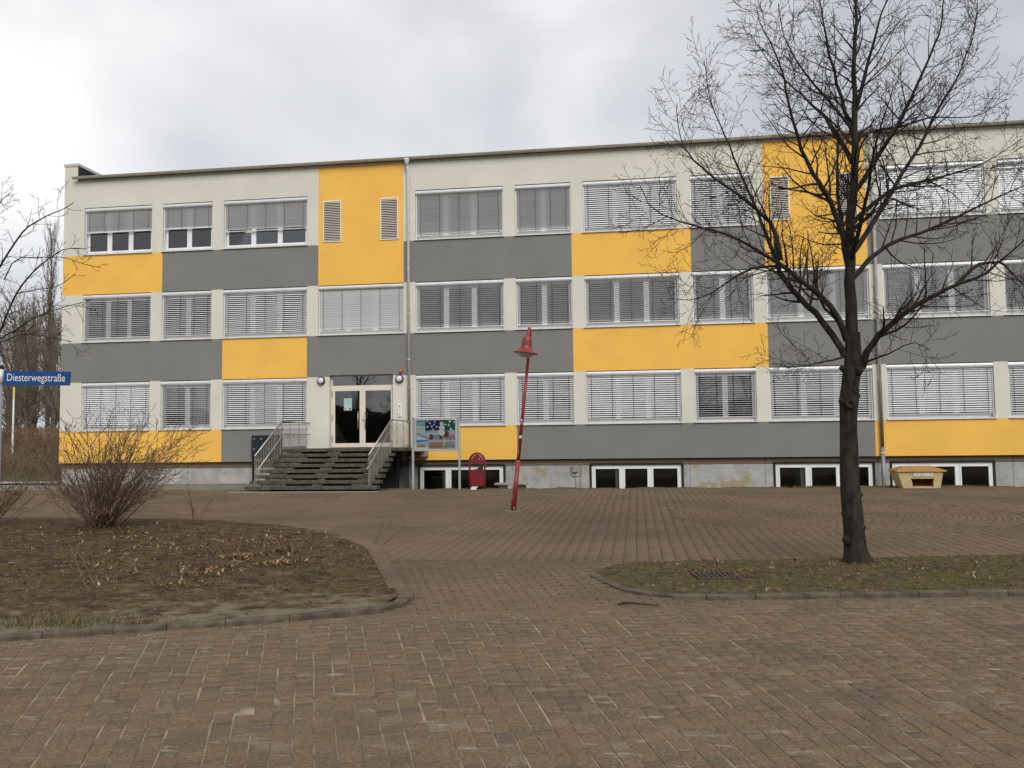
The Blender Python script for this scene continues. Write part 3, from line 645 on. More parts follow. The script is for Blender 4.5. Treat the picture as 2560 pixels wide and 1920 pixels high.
def bwin(a, b, n, green=True):
    zt, zb = .69, -.75; y0, y1 = py+.03, py+.11
    fo = MB(); fo.box(a-.06, b+.06, py-.035, py+.1, zt+.008, zt+.075); fo.box(a-.065, a-.008, py-.01, py+.11, zb, zt-.02); fo.box(b+.008, b+.065, py-.01, py+.11, zb, zt-.02)
    f_ = MB(); f_.box(a, b, y0, y1, zt-.08, zt); f_.box(a, b, y0, y1, zb, zb+.08); f_.box(a, a+.08, y0, y1, zb+.08, zt-.08); f_.box(b-.08, b, y0, y1, zb+.08, zt-.08)
    wl = (b-a-.16)/n; LL = []
    for i in range(n):
        p = a+.08+wl*i; q = p+wl
        if i: f_.box(p-.05, p+.05, y0, y1, zb+.08, zt-.08)
        p += .05 if i else 0; q -= .05 if i < n-1 else 0
        for (u, v_, r_, s_) in ((p, p+.05, zb+.08, zt-.08), (q-.05, q, zb+.08, zt-.08), (p+.05, q-.05, zt-.13, zt-.08), (p+.05, q-.05, zb+.08, zb+.13)): f_.box(u, v_, y0-.015, y1-.02, r_, s_)
        LL.append((p+.05, q-.05))
    w_ = f_.build('basement_window', 'pvc', bld, bev=.004)
    for p, q in LL: MB().box(p, q, y0+.03, y0+.036, zb+.13, zt-.13).build('pane', 'cellarglass', w_)
    fo.build('foam_seal', 'foam', w_)
    if green and n > 1: MB().box(LL[0][1]-.13, LL[0][1]+.03, .30, 1.6, -1.28, .69).build('partition', 'mint', w_)
for i, (a, b) in enumerate(BW): bwin(a, b, 3)
bwin(*BW0, 1, False)

# ------------------------------------------------------------------ fittings on the wall
def wall_lamp(x, z, label):
    t = thing('wall_lamp', (x, 0, z), label, 'lamp', 'round lamps flanking the entrance door')
    MB().lathe([(.105, 0), (.142, .01), (.148, .05), (.135, .085), (.112, .09)], (x, 0, z), (0, -1, 0), 28).build('lamp_ring', 'black', t, smooth=True)
    MB().lathe([(.112, .07), (.108, .1), (.085, .125), (.045, .14), (.01, .144)], (x, 0, z), (0, -1, 0), 24).build('lamp_glass', 'globe', t, smooth=True)
    MB().box(x-.012, x+.012, -.1, -.06, z-.16, z-.13).build('clip', 'steel', t)
wall_lamp(-11.05, 3.77, 'round white wall lamp with black ring between the window and the door'); wall_lamp(-8.175, 3.775, 'round white wall lamp with black ring under the orange beacon')
t = thing('warning_beacon', (-8.113, 0, 4.05), 'small orange domed beacon on the grey wall above a round lamp', 'beacon')
MB().lathe([(.035, 0), (.04, .03), (.02, .04)], (-8.113, 0, 4.05), (0, -1, 0), 14).build('socket', 'black', t)
MB().lathe([(.05, .03), (.058, .06), (.05, .1), (.02, .118)], (-8.113, 0, 4.05), (0, -1, 0), 18).build('dome', 'orange', t, smooth=True)
t = thing('intercom', (-8.172, 0, 2.67), 'white vertical door intercom panel with camera eye beside the entrance door', 'intercom')
MB().box(-8.245, -8.1, -.035, 0, 2.44, 2.9).build('housing', 'white', t, bev=.012)
MB().lathe([(.026, 0), (.026, .008), (.012, .012)], (-8.172, -.034, 2.81), (0, -1, 0), 14).build('camera_eye', 'black', t)
q = MB()
for i in range(3):
    for j in range(2): q.box(-8.2+.034*j, -8.175+.034*j, -.039, -.034, 2.49+.03*i, 2.512+.03*i)
q.build('button', 'p_grey', t); q = MB()
for i in range(4): q.box(-8.2, -8.145, -.037, -.034, 2.64+.026*i, 2.648+.026*i)
q.build('speaker_slot', 'p_grey', t)
t = thing('letterbox', (-13.05, 0, 1.1), 'wide dark navy letterbox unit on the grey wall behind the handrail', 'letterbox')
MB().box(-13.6, -12.5, -.16, 0, 1.1, 1.86).build('cabinet', 'navy', t, bev=.006)
for i in range(4):
    for j in range(2):
        MB().box(-13.58+.27*i, -13.335+.27*i, -.168, -.16, 1.13+.36*j, 1.46+.36*j).build('flap', 'navy', t, bev=.004)
        MB().box(-13.53+.27*i, -13.46+.27*i, -.171, -.168, 1.36+.36*j, 1.375+.36*j).build('name_plate', 'white', t)
MB().box(-13.595, -13.53, -.1, -.02, .12, 1.1).build('post', 'black', t)
t = thing('junction_box', (-2.05, py, .56), 'grey cable junction box on the whitewashed plinth between basement windows', 'junction box')
MB().box(-2.155, -1.96, py-.08, py+.02, .46, .68).build('housing', 'conc', t, bev=.01)
c = MB(); c.tube([(-2.05, py-.02, .46), (-2.05, py-.02, .3), (-2.05, py+.0, -.3)], .011, 6); c.tube([(-2.04, py-.02, .68), (-2.03, py-.03, .72), (-1.92, py-.02, .73), (-1.87, py-.01, .76), (-1.86, py-.01, .9)], .011, 6)
c.tube([(-2.22, py+.005, .45), (-2.2, py+.0, .36), (-2.1, py-.01, .32), (-1.95, py-.01, .32), (-1.85, py+.0, .36), (-1.83, py+.005, .42)], .011, 6); c.tube([(-2.215, py-.01, .92), (-2.22, py+.005, .45)], .009, 6); c.tube([(-1.83, py-.01, .92), (-1.835, py+.005, .42)], .009, 6); c.tube([(-1.89, py+.0, .7), (-1.87, py+.0, -.3)], .012, 6)
c.build('cable', 'conc', t)

# ------------------------------------------------------------------ entrance stairs
st = thing('entrance_stairs', (-9.7, -3.3, .1), 'weathered grey concrete entrance stairs with slotted risers leading to the door', 'stairs')
LZ = 1.372; RI = .159; TD = .29
for k in range(8):
    z = LZ-RI*k; yf = -2.4-TD*k; xl, xr = -11.62-.03*k, -7.66
    sp = random.uniform(-9.9, -9.2)
    for a, b in ((xl, sp-.003), (sp+.003, xr)):
        MB().box(a, b, yf, yf+.33 if k else -.003, z-.098+random.uniform(-.003, .003), z+random.uniform(-.002, .002)).build('tread', 'stepconc', st, bev=.008)
    if k < 7:                      # bearing blocks between the treads leave dark slots
        for a, b in ((-11.35-.02*k, -10.85+.1*((k*7) % 4)), (-9.95+.07*((k*3) % 4), -9.5), (-8.55+.1*((k*5) % 3), -7.9)):
            MB().box(a, b, yf+.035, yf+.25, z-RI+.001, z-.1).build('bearing_block', 'filler', st, bev=.006)
MB().box(-7.655, -7.13, -2.38, -.003, LZ-.1, LZ-.002).build('landing_slab', 'stepconc', st, bev=.008)
MB().box(-7.35, -7.15, -.5, -.003, LZ-.32, LZ-.101).build('bracket', 'conc', st)
for x in (-11.2, -9.7, -8.3):      # stringers
    P = [(-.02, LZ-.102), (-2.36, LZ-.102)]+sum([[(-2.36-TD*k, LZ-.1-RI*k-.003), (-2.36-TD*k, LZ-.1-RI*(k+1)-.003)] for k in range(6)], [])+[(-4.0, .1), (-3.4, .0), (-2.2, .62), (-.02, .62)]
    MB().prism(P, 'x', x, x+.2).build('stringer', 'bitumen', st)
MB().box(-11.55, -7.95, -1.2, -1.05, .0, LZ-.11).build('support_wall', 'bitumen', st)
# railings
def railing(x, label, side):
    t = thing('stair_railing', (x, -3.3, .2), label, 'railing', 'steel railings of the entrance stairs')
    a, b, c = Vector((x-.06*(1 if side < 0 else 2.6), -4.32, 1.175)), Vector((x, -2.42, 2.28)), Vector((x, -.02, 2.27))
    MB().tube([a, a+(b-a)*.98, b, b+(c-b)*.03, c], .024, 10).build('handrail', 'steel', t, smooth=True)
    sx = .075*(1 if side < 0 else -1)
    a2 = Vector((a.x+sx, -4.25, .76)); b2 = Vector((x+sx, -2.42, 1.865)); c2 = Vector((x+sx, -.12 if side < 0 else -1.4, 1.86))
    MB().tube([a2, a2+(b2-a2)*.98, b2, b2+(c2-b2)*.03, c2], .02, 10).build('lower_handrail', 'steel', t, smooth=True)
    for i in range(17):
        u = (i+.3)/17; p = a+(b-a)*u; k = max(0, min(7, int(math.floor((-2.4-p.y)/TD))+1)) if p.y < -2.4 else 0
        zb = LZ-RI*k-.02
        MB().tube([(p.x, p.y, zb), (p.x, p.y, p.z)], .0105 if i not in (0, 16) else .017, 8).build('baluster', 'steel', t)
    for yy in (-2.36, -1.75, -.95, -.3):
        p = MB().tube([(x, yy, LZ-.02), (x, yy, 2.275)], .014, 8)
        for z in (1.6, 2.05): p.lathe([(.014, -.035), (.03, -.02), (.03, .02), (.014, .035)], (x, yy, z), n=10)
        p.build('post', 'steel', t)
    for i, (p, q) in enumerate(((-2.33, -1.78), (-1.72, -.98), (-.92, -.33))): MB().box(x-.004, x+.004, p, q, 1.46, 2.17).build('infill_panel', 'acrylic', t)
    for yy in (-2.0, -1.5): MB().tube([(x, yy, 1.78), (x+sx*.6, yy, 1.79), (x+sx, yy, 1.85)], .008, 6).build('rail_hook', 'steel', t)
railing(-11.5, 'steel stair railing with vertical bars beside the dark letterbox', -1)
railing(-7.79, 'steel stair railing with vertical bars beside the display case', 1)

# ------------------------------------------------------------------ display case
by = -3.42
t = thing('display_case', (-6.08, by, .1), 'glazed aluminium display case with snowman and winter photos on two posts', 'notice board')
for x in (-6.81, -5.35): MB().box(x-.032, x+.032, by-.03, by+.03, -.1, 2.29).build('post', 'casealu', t, bev=.006); MB().box(x-.034, x+.034, by-.032, by+.032, 2.29, 2.305).build('post_cap', 'black', t)
bx0, bx1, bz0, bz1 = -6.76, -5.4, 1.27, 2.285
MB().box(bx0, bx1, by-.01, by+.05, bz0, bz1).build('case', 'casealu', t, bev=.004)
f_ = MB(); t_ = .07
f_.box(bx0, bx1, by-.05, by-.011, bz1-t_, bz1); f_.box(bx0, bx1, by-.05, by-.011, bz0, bz0+t_); f_.box(bx0, bx0+t_, by-.05, by-.011, bz0+t_, bz1-t_); f_.box(bx1-t_, bx1, by-.05, by-.011, bz0+t_, bz1-t_)
f_.build('case_frame', 'casealu', t, bev=.006)
ix0, ix1, iz0, iz1 = bx0+t_+.002, bx1-t_-.002, bz0+t_+.002, bz1-t_-.002
MB().box(ix0, ix1, by-.04, by-.036, iz0, iz1).build('case_glass', 'caseglass', t)
W_, H_ = ix1-ix0, iz1-iz0
def P2(u, v): return ix0+u*W_, iz1-v*H_
def poster(name, u0, u1, v0, v1, mats, shapes, lay=0):
    mb = MB(); y = by-.0115-.0015*lay; (x0, z1), (x1, z0) = P2(u0, v0), P2(u1, v1); mb.box(x0+.001, x1-.001, y-.001, y, z0+.001, z1-.001)
    for i, (mi, poly) in enumerate(shapes):
        pp = [(x0+(x1-x0)*a, z1-(z1-z0)*b) for a, b in poly]
        ar = sum(pp[k][0]*pp[(k+1) % len(pp)][1]-pp[(k+1) % len(pp)][0]*pp[k][1] for k in range(len(pp)))
        mb.prism(pp if ar > 0 else pp[::-1], 'y', y-.0012-.0002*(i+1), y-.0011-.0002*i, mi)
    mb.build(name, mats, t)
def disc(cx, cy, rx, ry, n=12): return [(cx+rx*math.cos(2*math.pi*i/n), cy+ry*math.sin(2*math.pi*i/n)) for i in range(n)]
def flower(cx, cy, rx, ry): return [(cx+rx*(1 if i % 2 == 0 else .45)*math.cos(math.pi*i/6), cy+ry*(1 if i % 2 == 0 else .45)*math.sin(math.pi*i/6)) for i in range(12)]
poster('poster', 0, .22, 0, .19, ['p_teal', 'p_pale'], [(1, [(0, .45), (1, .4), (1, .5), (0, .55)])])
poster('poster', 0, .22, .19, .41, ['p_cream', 'p_grey'], [(1, [(.1, .3), (.8, .3), (.8, .36), (.1, .36)]), (1, [(.1, .5), (.85, .5), (.85, .55), (.1, .55)])])
poster('poster', .22, .72, 0, .36, ['p_navy', 'white', 'p_cream'], [(1, flower(.25, .25, .075, .13)), (2, flower(.5, .15, .07, .12)), (1, flower(.12, .62, .075, .13)), (1, flower(.34, .58, .075, .13)), (1, flower(.46, .42, .06, .1)), (1, flower(.6, .65, .07, .12)), (1, flower(.4, .9, .08, .12)), (2, disc(.1, .06, .08, .08))])
poster('poster', .72, 1, 0, .36, ['p_green', 'white'], [(1, disc(.08, .42, .09, .1)), (1, disc(.4, .48, .1, .11)), (1, disc(.5, .12, .13, .12)), (1, disc(.6, .84, .1, .11)), (1, flower(.9, .2, .12, .14))])
poster('photo', 0, .31, .41, .68, ['p_pale', 'p_dark', 'white'], [(2, [(0, .5), (1, 1), (0, 1)]), (1, [(0, .1), (1, .8), (1, .9), (0, .2)])])
poster('photo', .31, .68, .34, .68, ['p_pale', 'p_brown', 'p_lilac', 'p_grey'], [(3, [(0, .55), (1, .45), (1, 1), (0, 1)]), (1, [(.1, .4), (.35, .55), (.3, 1), (.05, 1)]), (2, [(.45, .5), (.55, .5), (.75, 1), (.25, 1)]), (1, [(.7, .45), (.95, .4), (.95, 1), (.8, 1)])])
poster('photo', .68, 1, .34, .68, ['p_pale', 'p_brown', 'p_orange', 'p_lilac', 'p_blue'], [(2, [(0, .65), (1, .55), (1, .8), (0, .85)]), (1, disc(.25, .42, .24, .38)), (3, [(0, 1), (.6, .7), (1, .8), (1, 1)]), (4, [(0, 0), (.6, 0), (.5, .07), (0, .1)])], 1)
poster('photo', 0, .31, .68, 1, ['p_blue', 'p_pale', 'p_orange', 'white'], [(1, [(0, .3), (1, .15), (1, 1), (0, 1)]), (2, [(.02, .75), (.2, .5), (.35, .6), (.5, .5), (.75, .65), (.7, .8), (.05, .8)]), (3, [(0, .85), (1, .8), (1, 1), (0, 1)])])
poster('photo', .31, .68, .68, 1, ['p_pale', 'p_orange', 'p_sand', 'p_dark'], [(1, [(0, .3), (1, .25), (1, .45), (0, .5)]), (2, [(0, .45), (1, .4), (1, 1), (0, 1)])]+[(3, [(.1+.09*i, .6), (.12+.09*i, .6), (.12+.09*i, 1), (.1+.09*i, 1)]) for i in range(9)])
poster('photo', .68, 1, .7, 1, ['p_cream', 'p_grey', 'p_dark'], [(1, disc(.5, .35, .45, .25)), (2, [(0, .62), (1, .55), (1, .62), (0, .7)]), (1, [(0, .7), (1, .7), (1, 1), (0, 1)]), (2, [(.2, .6), (.25, .6), (.3, 1), (.24, 1)]), (2, [(.75, .6), (.8, .6), (.9, 1), (.84, 1)])], 1)
poster('paper_snowman', .56, .75, .06, .52, ['white', 'p_dark', 'p_orange'], [(1, disc(.4, .1, .06, .025)), (1, disc(.6, .1, .06, .025)), (2, disc(.5, .16, .05, .02))], 3) if False else None
mb = MB(); yy = by-.0175
for (u, v, a, b) in ((.652, .12, .052, .075), (.655, .27, .072, .1), (.65, .43, .083, .115)):
    pp = [P2(u+a*(1+.05*math.sin(5*k))*math.cos(2*math.pi*k/20), v-b*math.sin(2*math.pi*k/20)*(1+.04*math.cos(7*k))) for k in range(20)]; mb.prism(pp, 'y', yy-.0015, yy); yy -= .002
for (u, v) in ((.635, .1), (.668, .1), (.652, .23), (.65, .32), (.65, .41)): mb.prism([P2(u+.007*math.cos(2*math.pi*k/8), v-.012*math.sin(2*math.pi*k/8)) for k in range(8)], 'y', by-.026, by-.0245, 1)
mb.build('paper_snowman', ['white', 'p_dark'], t)

# ------------------------------------------------------------------ litter bin
bx, by2 = -4.795, -3.44
t = thing('litter_bin', (bx, by2, .1), 'red arched steel litter bin with black bag before the basement window', 'litter bin')
arc = [(bx-.235, by2, -.05), (bx-.235, by2, .5), (bx-.235, by2, .965)]+[(bx+.235*math.cos(math.pi-math.pi*i/14), by2, .965+.225*math.sin(math.pi*i/14)) for i in range(1, 14)]+[(bx+.235, by2, .965), (bx+.235, by2, .5), (bx+.235, by2, -.05)]
MB().tube(arc, .027, 10).build('frame', 'red', t, smooth=True)
pp = [(bx+.205*math.cos(math.pi*i/16), .965+.195*math.sin(math.pi*i/16)) for i in range(17)]+[(bx-.205, .91), (bx-.1, .888), (bx+.1, .888), (bx+.205, .91)]
hd = MB().prism(pp[::-1], 'y', by2-.012, by2+.012).build('head_panel', 'red', t, bev=.004)
for s in (1, -1):
    a = [(bx+s*.17*math.cos(R(12+60*i/8)), by2-.014, .97+.175*math.sin(R(12+60*i/8))) for i in range(9)]; MB().tube(a, .0055, 6).build('rim_slot', 'p_cream', hd)
MB().prism([(bx+.04, 1.0), (bx+.075, 1.012), (bx+.09, 1.03), (bx+.055, 1.02)], 'y', by2-.0155, by2-.0125).build('sticker', 'white', hd)
MB().hull8([(bx-.185, by2-.17, .19), (bx+.185, by2-.17, .19), (bx+.185, by2+.15, .19), (bx-.185, by2+.15, .19)], [(bx-.2, by2-.19, .695), (bx+.2, by2-.19, .695), (bx+.2, by2+.16, .695), (bx-.2, by2+.16, .695)]).build('basket', 'red', t, bev=.012)
MB().box(bx-.205, bx+.205, by2-.005, by2+.02, .2, .3).build('crossbar', 'red', t)
mb = MB(); c = Vector((bx+.1, by2-.14, .70)); vs_ = []
for i in range(6):
    for j in range(9):
        a = math.pi*i/5; b = 2*math.pi*j/9; rr = 1+.35*math.sin(3*b+i*2)+random.uniform(-.15, .2); vs_.append((c.x+.1*rr*math.sin(a)*math.cos(b)*1.15, c.y+.06*rr*math.sin(a)*math.sin(b), c.z+.075*rr*math.cos(a)+.02*math.cos(b)))
mb.add(vs_, [(i*9+j, (i+1)*9+j, (i+1)*9+(j+1) % 9, i*9+(j+1) % 9) for i in range(5) for j in range(9)]).build('bag', 'bag', t)
MB().box(bx-.17, bx+.0, by2-.2, by2-.17, .09, .16).build('paper_scrap', 'white', t)
# concrete slab on blocks
t = thing('concrete_bench', (-3.82, -2.85, .05), 'mossy concrete slab lying on blocks behind the leaning red lamp', 'bench')
MB().box(-4.33, -3.3, -3.15, -2.75, .20, .262).build('seat_slab', 'conc', t, bev=.012)
for x in (-4.2, -3.62): MB().box(x, x+.24, -3.08, -2.8, -.25, .2).build('support_block', 'stepconc', t, bev=.015)

# ------------------------------------------------------------------ grit bin
t = thing('grit_bin', (7.86, -3.5, .1), 'weathered yellow plastic grit bin with brown lid and rusty hatch', 'grit bin')
gy0, gy1 = -3.78, -3.1
def ring(z, a, b, c, d_): return [(a, c, z), (b, c, z), (b, d_, z), (a, d_, z)]
Zb, Zt = .085, .555
lo = dict(x0=7.42, x1=8.4, y=gy0); hi = dict(x0=7.26, x1=8.47, y=gy0-.05)
def fp(u, z): k = (z-Zb)/(Zt-Zb); a = lo['x0']+(hi['x0']-lo['x0'])*k; b = lo['x1']+(hi['x1']-lo['x1'])*k; return (a+(b-a)*u, gy0-.05*k, z)
us = [0, .27, .80, 1]; zs_ = [Zb, .15, .365, Zt]; mb = MB(); vs_ = [fp(u, z) for z in zs_ for u in us]; fs = []
for i in range(3):
    for j in range(3):
        if not (i == 1 and j == 1): fs.append((i*4+j, i*4+j+1, i*4+j+5, i*4+j+4))
mb.add(vs_, fs)
bk = [(7.42, gy1, Zb), (8.4, gy1, Zb), (8.47, gy1+.05, Zt), (7.26, gy1+.05, Zt)]
mb.add([fp(0, Zb), fp(0, Zt), bk[3], bk[0]], [(0, 1, 2, 3)]); mb.add([fp(1, Zb), bk[1], bk[2], fp(1, Zt)], [(0, 1, 2, 3)]); mb.add(bk, [(3, 2, 1, 0)]); mb.add([fp(0, Zb), fp(1, Zb), bk[1], bk[0]], [(3, 2, 1, 0)])
mb.build('tub', 'binyellow', t)
A = [fp(.27, .15), fp(.80, .15), fp(.80, .365), fp(.27, .365)]; Bq = [(p[0]*(1)+(.05 if i in (0, 3) else -.05), gy0+.28, p[2]+(.03 if i < 2 else -.1)) for i, p in enumerate(A)]
MB().add(A+Bq, [(0, 4, 5, 1), (1, 5, 6, 2), (2, 6, 7, 3), (3, 7, 4, 0), (4, 7, 6, 5)]).build('hatch', 'rust', t)
for u, z in ((.27, .155), (.80, .155), (.27, .36), (.80, .36), (.45, .365), (.62, .365)): p = fp(u, z); MB().lathe([(.016, -.004), (.014, .012), (.004, .016)], (p[0], p[1], p[2]), (0, -1, 0), 8).build('bolt', 'rust', t)
l1 = ring(.555, 7.22, 8.56, gy0-.1, gy1+.1); l2 = ring(.6, 7.24, 8.54, gy0-.09, gy1+.09); l3 = ring(.705, 7.5, 8.24, gy0+.2, gy1-.15)
MB().hull8(l1, l2).hull8(l2, l3).build('lid', 'binlid', t, bev=.008)
p0, p1 = fp(.345, .43), fp(.77, .53); lb = MB().box(p0[0], p1[0], gy0-.056, gy0-.04, .432, .528).build('label_plate', 'p_cream', t)
def text_mesh(s, mat_, parent, name, x0, x1, z0, z1, y, hfit, thick=.0008):
    cu = bpy.data.curves.new(name, 'FONT'); cu.body = s; cu.size = 1; cu.resolution_u = 4; o = bpy.data.objects.new(name, cu); col.objects.link(o)
    dg = bpy.context.evaluated_depsgraph_get(); me = bpy.data.meshes.new_from_object(o.evaluated_get(dg)); bpy.data.objects.remove(o); bpy.data.curves.remove(cu)
    V = np.array([v.co for v in me.vertices]); a = V.min(0); b = V.max(0); o0 = org(parent); hz = b[1] if hfit == 'cap' else b[1]
    sx = (x1-x0)/(b[0]-a[0]); sz = (z1-z0)/b[1]
    for v in me.vertices: v.co = Vector((x0+(v.co.x-a[0])*sx-o0.x, y-o0.y, z0+v.co.y*sz-o0.z))
    me.materials.clear(); me.materials.append(M[mat_]); q = bpy.data.objects.new(name, me); col.objects.link(q); q.parent = parent; return q
M['fade'] = mat('fade', (.05, .07, .08), (.55, .55, .5), 14, .8, lo=.47, hi=.56)
text_mesh('STREUGUT', 'fade', lb, 'lettering', p0[0]+.03, p1[0]-.03, .45, .515, gy0-.0572, 'cap')

# ------------------------------------------------------------------ red street lamp, leaning
t = thing('street_lamp', (-2.66, -10.8, .05), 'leaning red street lamp with bell shaped hanging head on the paved square', 'street lamp')
b0 = Vector((-2.66, -10.8, .0)); tp = Vector((-2.265, -10.72, 3.62)); dr = (tp-b0).normalized(); at = lambda h: b0+dr*h
lo_ = MB().tube([at(0), at(1.13)], [.06, .047], 16).build('lower_pole', 'lampred', t, smooth=True)
MB().tube([at(1.12), at(1.145)], [.05, .05], 16).build('pole_ring', 'chip', lo_)
up_ = MB().tube([at(1.145), at(3.55)], [.04, .034], 14).build('upper_pole', 'lampred', t, smooth=True)
hc = Vector((-2.305, -11.06, 3.455)); hax = Vector((.135, .0, 1)).normalized()
neck = [at(3.5), at(3.75), Vector((-2.245, -10.76, 3.9)), Vector((-2.235, -10.84, 3.985)), Vector((-2.23, -10.93, 4.0)), Vector((-2.232, -11.01, 3.95)), Vector((-2.24, -11.045, 3.86)), hc+hax*.33]
MB().tube(neck, [.034, .034, .036, .036, .036, .036, .036, .04], 12).build('swan_neck', 'lampred', t, smooth=True)
hd = MB().lathe([(.04, .38), (.062, .365), (.098, .31), (.106, .25), (.108, .185), (.112, .15), (.13, .105), (.165, .06), (.215, .022), (.268, .005), (.273, -.004), (.265, -.012), (.2, -.004)], hc, hax, 28).build('lamp_shade', 'lampred', t, smooth=True)
MB().lathe([(.109, .175), (.111, .18), (.111, .186), (.108, .19)], hc, hax, 28).build('seam', 'rust', hd)
MB().lathe([(.205, -.002), (.19, -.03), (.14, -.07), (.07, -.092), (.01, -.098)], hc, hax, 24).build('lamp_lens', 'lens', t, smooth=True)
for h, ang, hh, w_, mm in ((2.0, -100, .045, .5, 'p_pale'), (1.94, -95, .03, .9, 'p_sand'), (1.62, -80, .07, .7, 'p_cream'), (1.61, -75, .03, .4, 'p_dark')):
    r_ = .036+.004*(2.4-h)/1.2+.0025+(.001 if mm == 'p_dark' else 0); v = []; a_ = dr.orthogonal().normalized(); X_ = Vector((1, 0, 0)); X_ = (X_-dr*X_.dot(dr)).normalized(); Y_ = dr.cross(X_)
    for i in range(7):
        th = R(ang)+w_*(i/6-.5)*2; q = X_*math.cos(th)+Y_*math.sin(th); v += [at(h)+q*r_, at(h+hh)+q*r_]
    MB().add(v, [(2*i, 2*i+2, 2*i+3, 2*i+1) for i in range(6)]).build('sticker', mm, up_)
for h, ang, hh, w_ in ((1.42, -120, .07, .25), (1.3, -110, .09, .3), (1.22, -125, .06, .2), (.36, -115, .03, .2), (.3, -130, .05, .15), (.1, -70, .04, .2)):
    lowp = h < 1.12; r_ = (.06-.013*h/1.13 if lowp else .0395)+.0016; v = []; X_ = Vector((1, 0, 0)); X_ = (X_-dr*X_.dot(dr)).normalized(); Y_ = dr.cross(X_)
    for i in range(7):
        th = R(ang)+w_*(i/6-.5)*2; q = X_*math.cos(th)+Y_*math.sin(th); v += [at(h+random.uniform(-.01, .01))+q*r_, at(h+hh+random.uniform(-.02, .02))+q*r_]
    MB().add(v, [(2*i, 2*i+2, 2*i+3, 2*i+1) for i in range(6)]).build('paint_chip', 'chip', lo_ if lowp else up_)
MB().lathe([(.2, -.05), (.2, .008), (.19, .012), (.01, .012)], (-2.66, -10.8, float(H(0, -10.8))), n=24).build('footing', 'slab', t)

# ------------------------------------------------------------------ street name sign
t = thing('street_sign', (-7.57, -20, .08), 'blue street name sign with white lettering on a grey steel post', 'street sign')
zb = zl(-7.57, -20) or .08
MB().tube([(-7.572, -20.02, zb-.15), (-7.572, -20.02, 2.5)], .032, 14).build('post', 'galv', t, smooth=True)
MB().tube([(-7.572, -20.02, 2.34), (-7.572, -20.02, 2.52)], .038, 14).build('clamp', 'sill', t, smooth=True)
MB().lathe([(.042, 0), (.042, .03), (.02, .045), (.005, .047)], (-7.572, -20.02, 2.52), n=14).build('post_cap', 'black', t)
mb = MB(); mb.hull8([(-7.525, -20.02, 2.328), (-6.672, -20.0, 2.302), (-6.672, -19.985, 2.302), (-7.525, -20.005, 2.328)], [(-7.52, -20.02, 2.497), (-6.662, -20.0, 2.468), (-6.662, -19.985, 2.468), (-7.52, -20.005, 2.497)])
pl = mb.build('sign_plate', 'signblue', t)
q = text_mesh('Diesterwegstraße', 'signtext', pl, 'lettering', -7.478, -6.728, 2.372, 2.462, -20.0, 'cap')
o0 = org(t)
for v in q.data.vertices:
    X_ = v.co.x+o0.x; k = (X_+7.525)/.853; v.co.y = -20.0225+.02*k-o0.y; v.co.z -= .027*k-.004
# distant post behind the sign
t = thing('white_post', (-30.6, 9.5, 0), 'thin white and yellow marker post far behind the street sign', 'post')
zz = float(GZ(np.array([-30.6]), np.array([9.5]))[0])
MB().tube([(-30.6, 9.5, zz-.2), (-30.6, 9.5, 3.9)], .045, 8).build('shaft', 'white', t); MB().tube([(-30.6, 9.5, 3.9), (-30.6, 9.5, 4.5)], .047, 8).build('upper_shaft', 'n_yellow', t)

# ------------------------------------------------------------------ trees and shrubs
def rv(): return Vector((random.gauss(0, 1), random.gauss(0, 1), random.gauss(0, 1))).normalized()
def grow(mb, p, d, L, r, lvl, C):
    n = max(2, int(round(L/C['seg'][lvl]))); pts = [p.copy()]; ds = []; st_ = L/n
    for i in range(n):
        d = (d+rv()*C['jit'][lvl]+Vector((0, 0, C['up'][lvl]))).normalized(); p = p+d*st_; pts.append(p.copy()); ds.append(d.copy())
    rad = [max(C['rmin'], r*(1-.72*i/n)) for i in range(n+1)]
    mb.tube(pts, rad, C['sides'][lvl], cap=False)
    if lvl < C['max']: spawn(mb, pts, rad, lvl, C, .12)
def spawn(mb, pts, rad, lvl, C, t0, gap=None):
    tot = sum((b-a).length for a, b in zip(pts, pts[1:])); g = gap or C['gap'][lvl]; s = t0*tot+random.random()*g; side = random.random()*6.28
    while s < tot*.99:
        acc = 0
        for i, (a, b) in enumerate(zip(pts, pts[1:])):
            l = (b-a).length
            if acc+l >= s:
                k = (s-acc)/l; q = a+(b-a)*k; d = (b-a)/l; rr = rad[i]+(rad[i+1]-rad[i])*k; break
            acc += l
        else: break
        o = d.orthogonal().normalized(); c = d.cross(o); side += math.pi+random.uniform(-.7, .7)
        az = (o*math.cos(side)+c*math.sin(side)); az = (az+Vector((0, 0, C.get('flat', .0)))).normalized(); an = R(random.uniform(*C['ang'][lvl]))
        nd = (d*math.cos(an)+az*math.sin(an)).normalized(); u = s/tot
        grow(mb, q, nd, C['len'][lvl+1]*random.uniform(.55, 1.2)*(1-.45*u), max(C['rmin'], rr*random.uniform(.35, .55)), lvl+1, C); s += g*random.uniform(.6, 1.4)
def smooth_poly(P, it=2):
    P = [Vector(p) for p in P]
    for _ in range(it):
        Q = [P[0]]
        for a, b in zip(P, P[1:]): Q += [a*.75+b*.25, a*.25+b*.75]
        P = Q+[P[-1]]
    return P
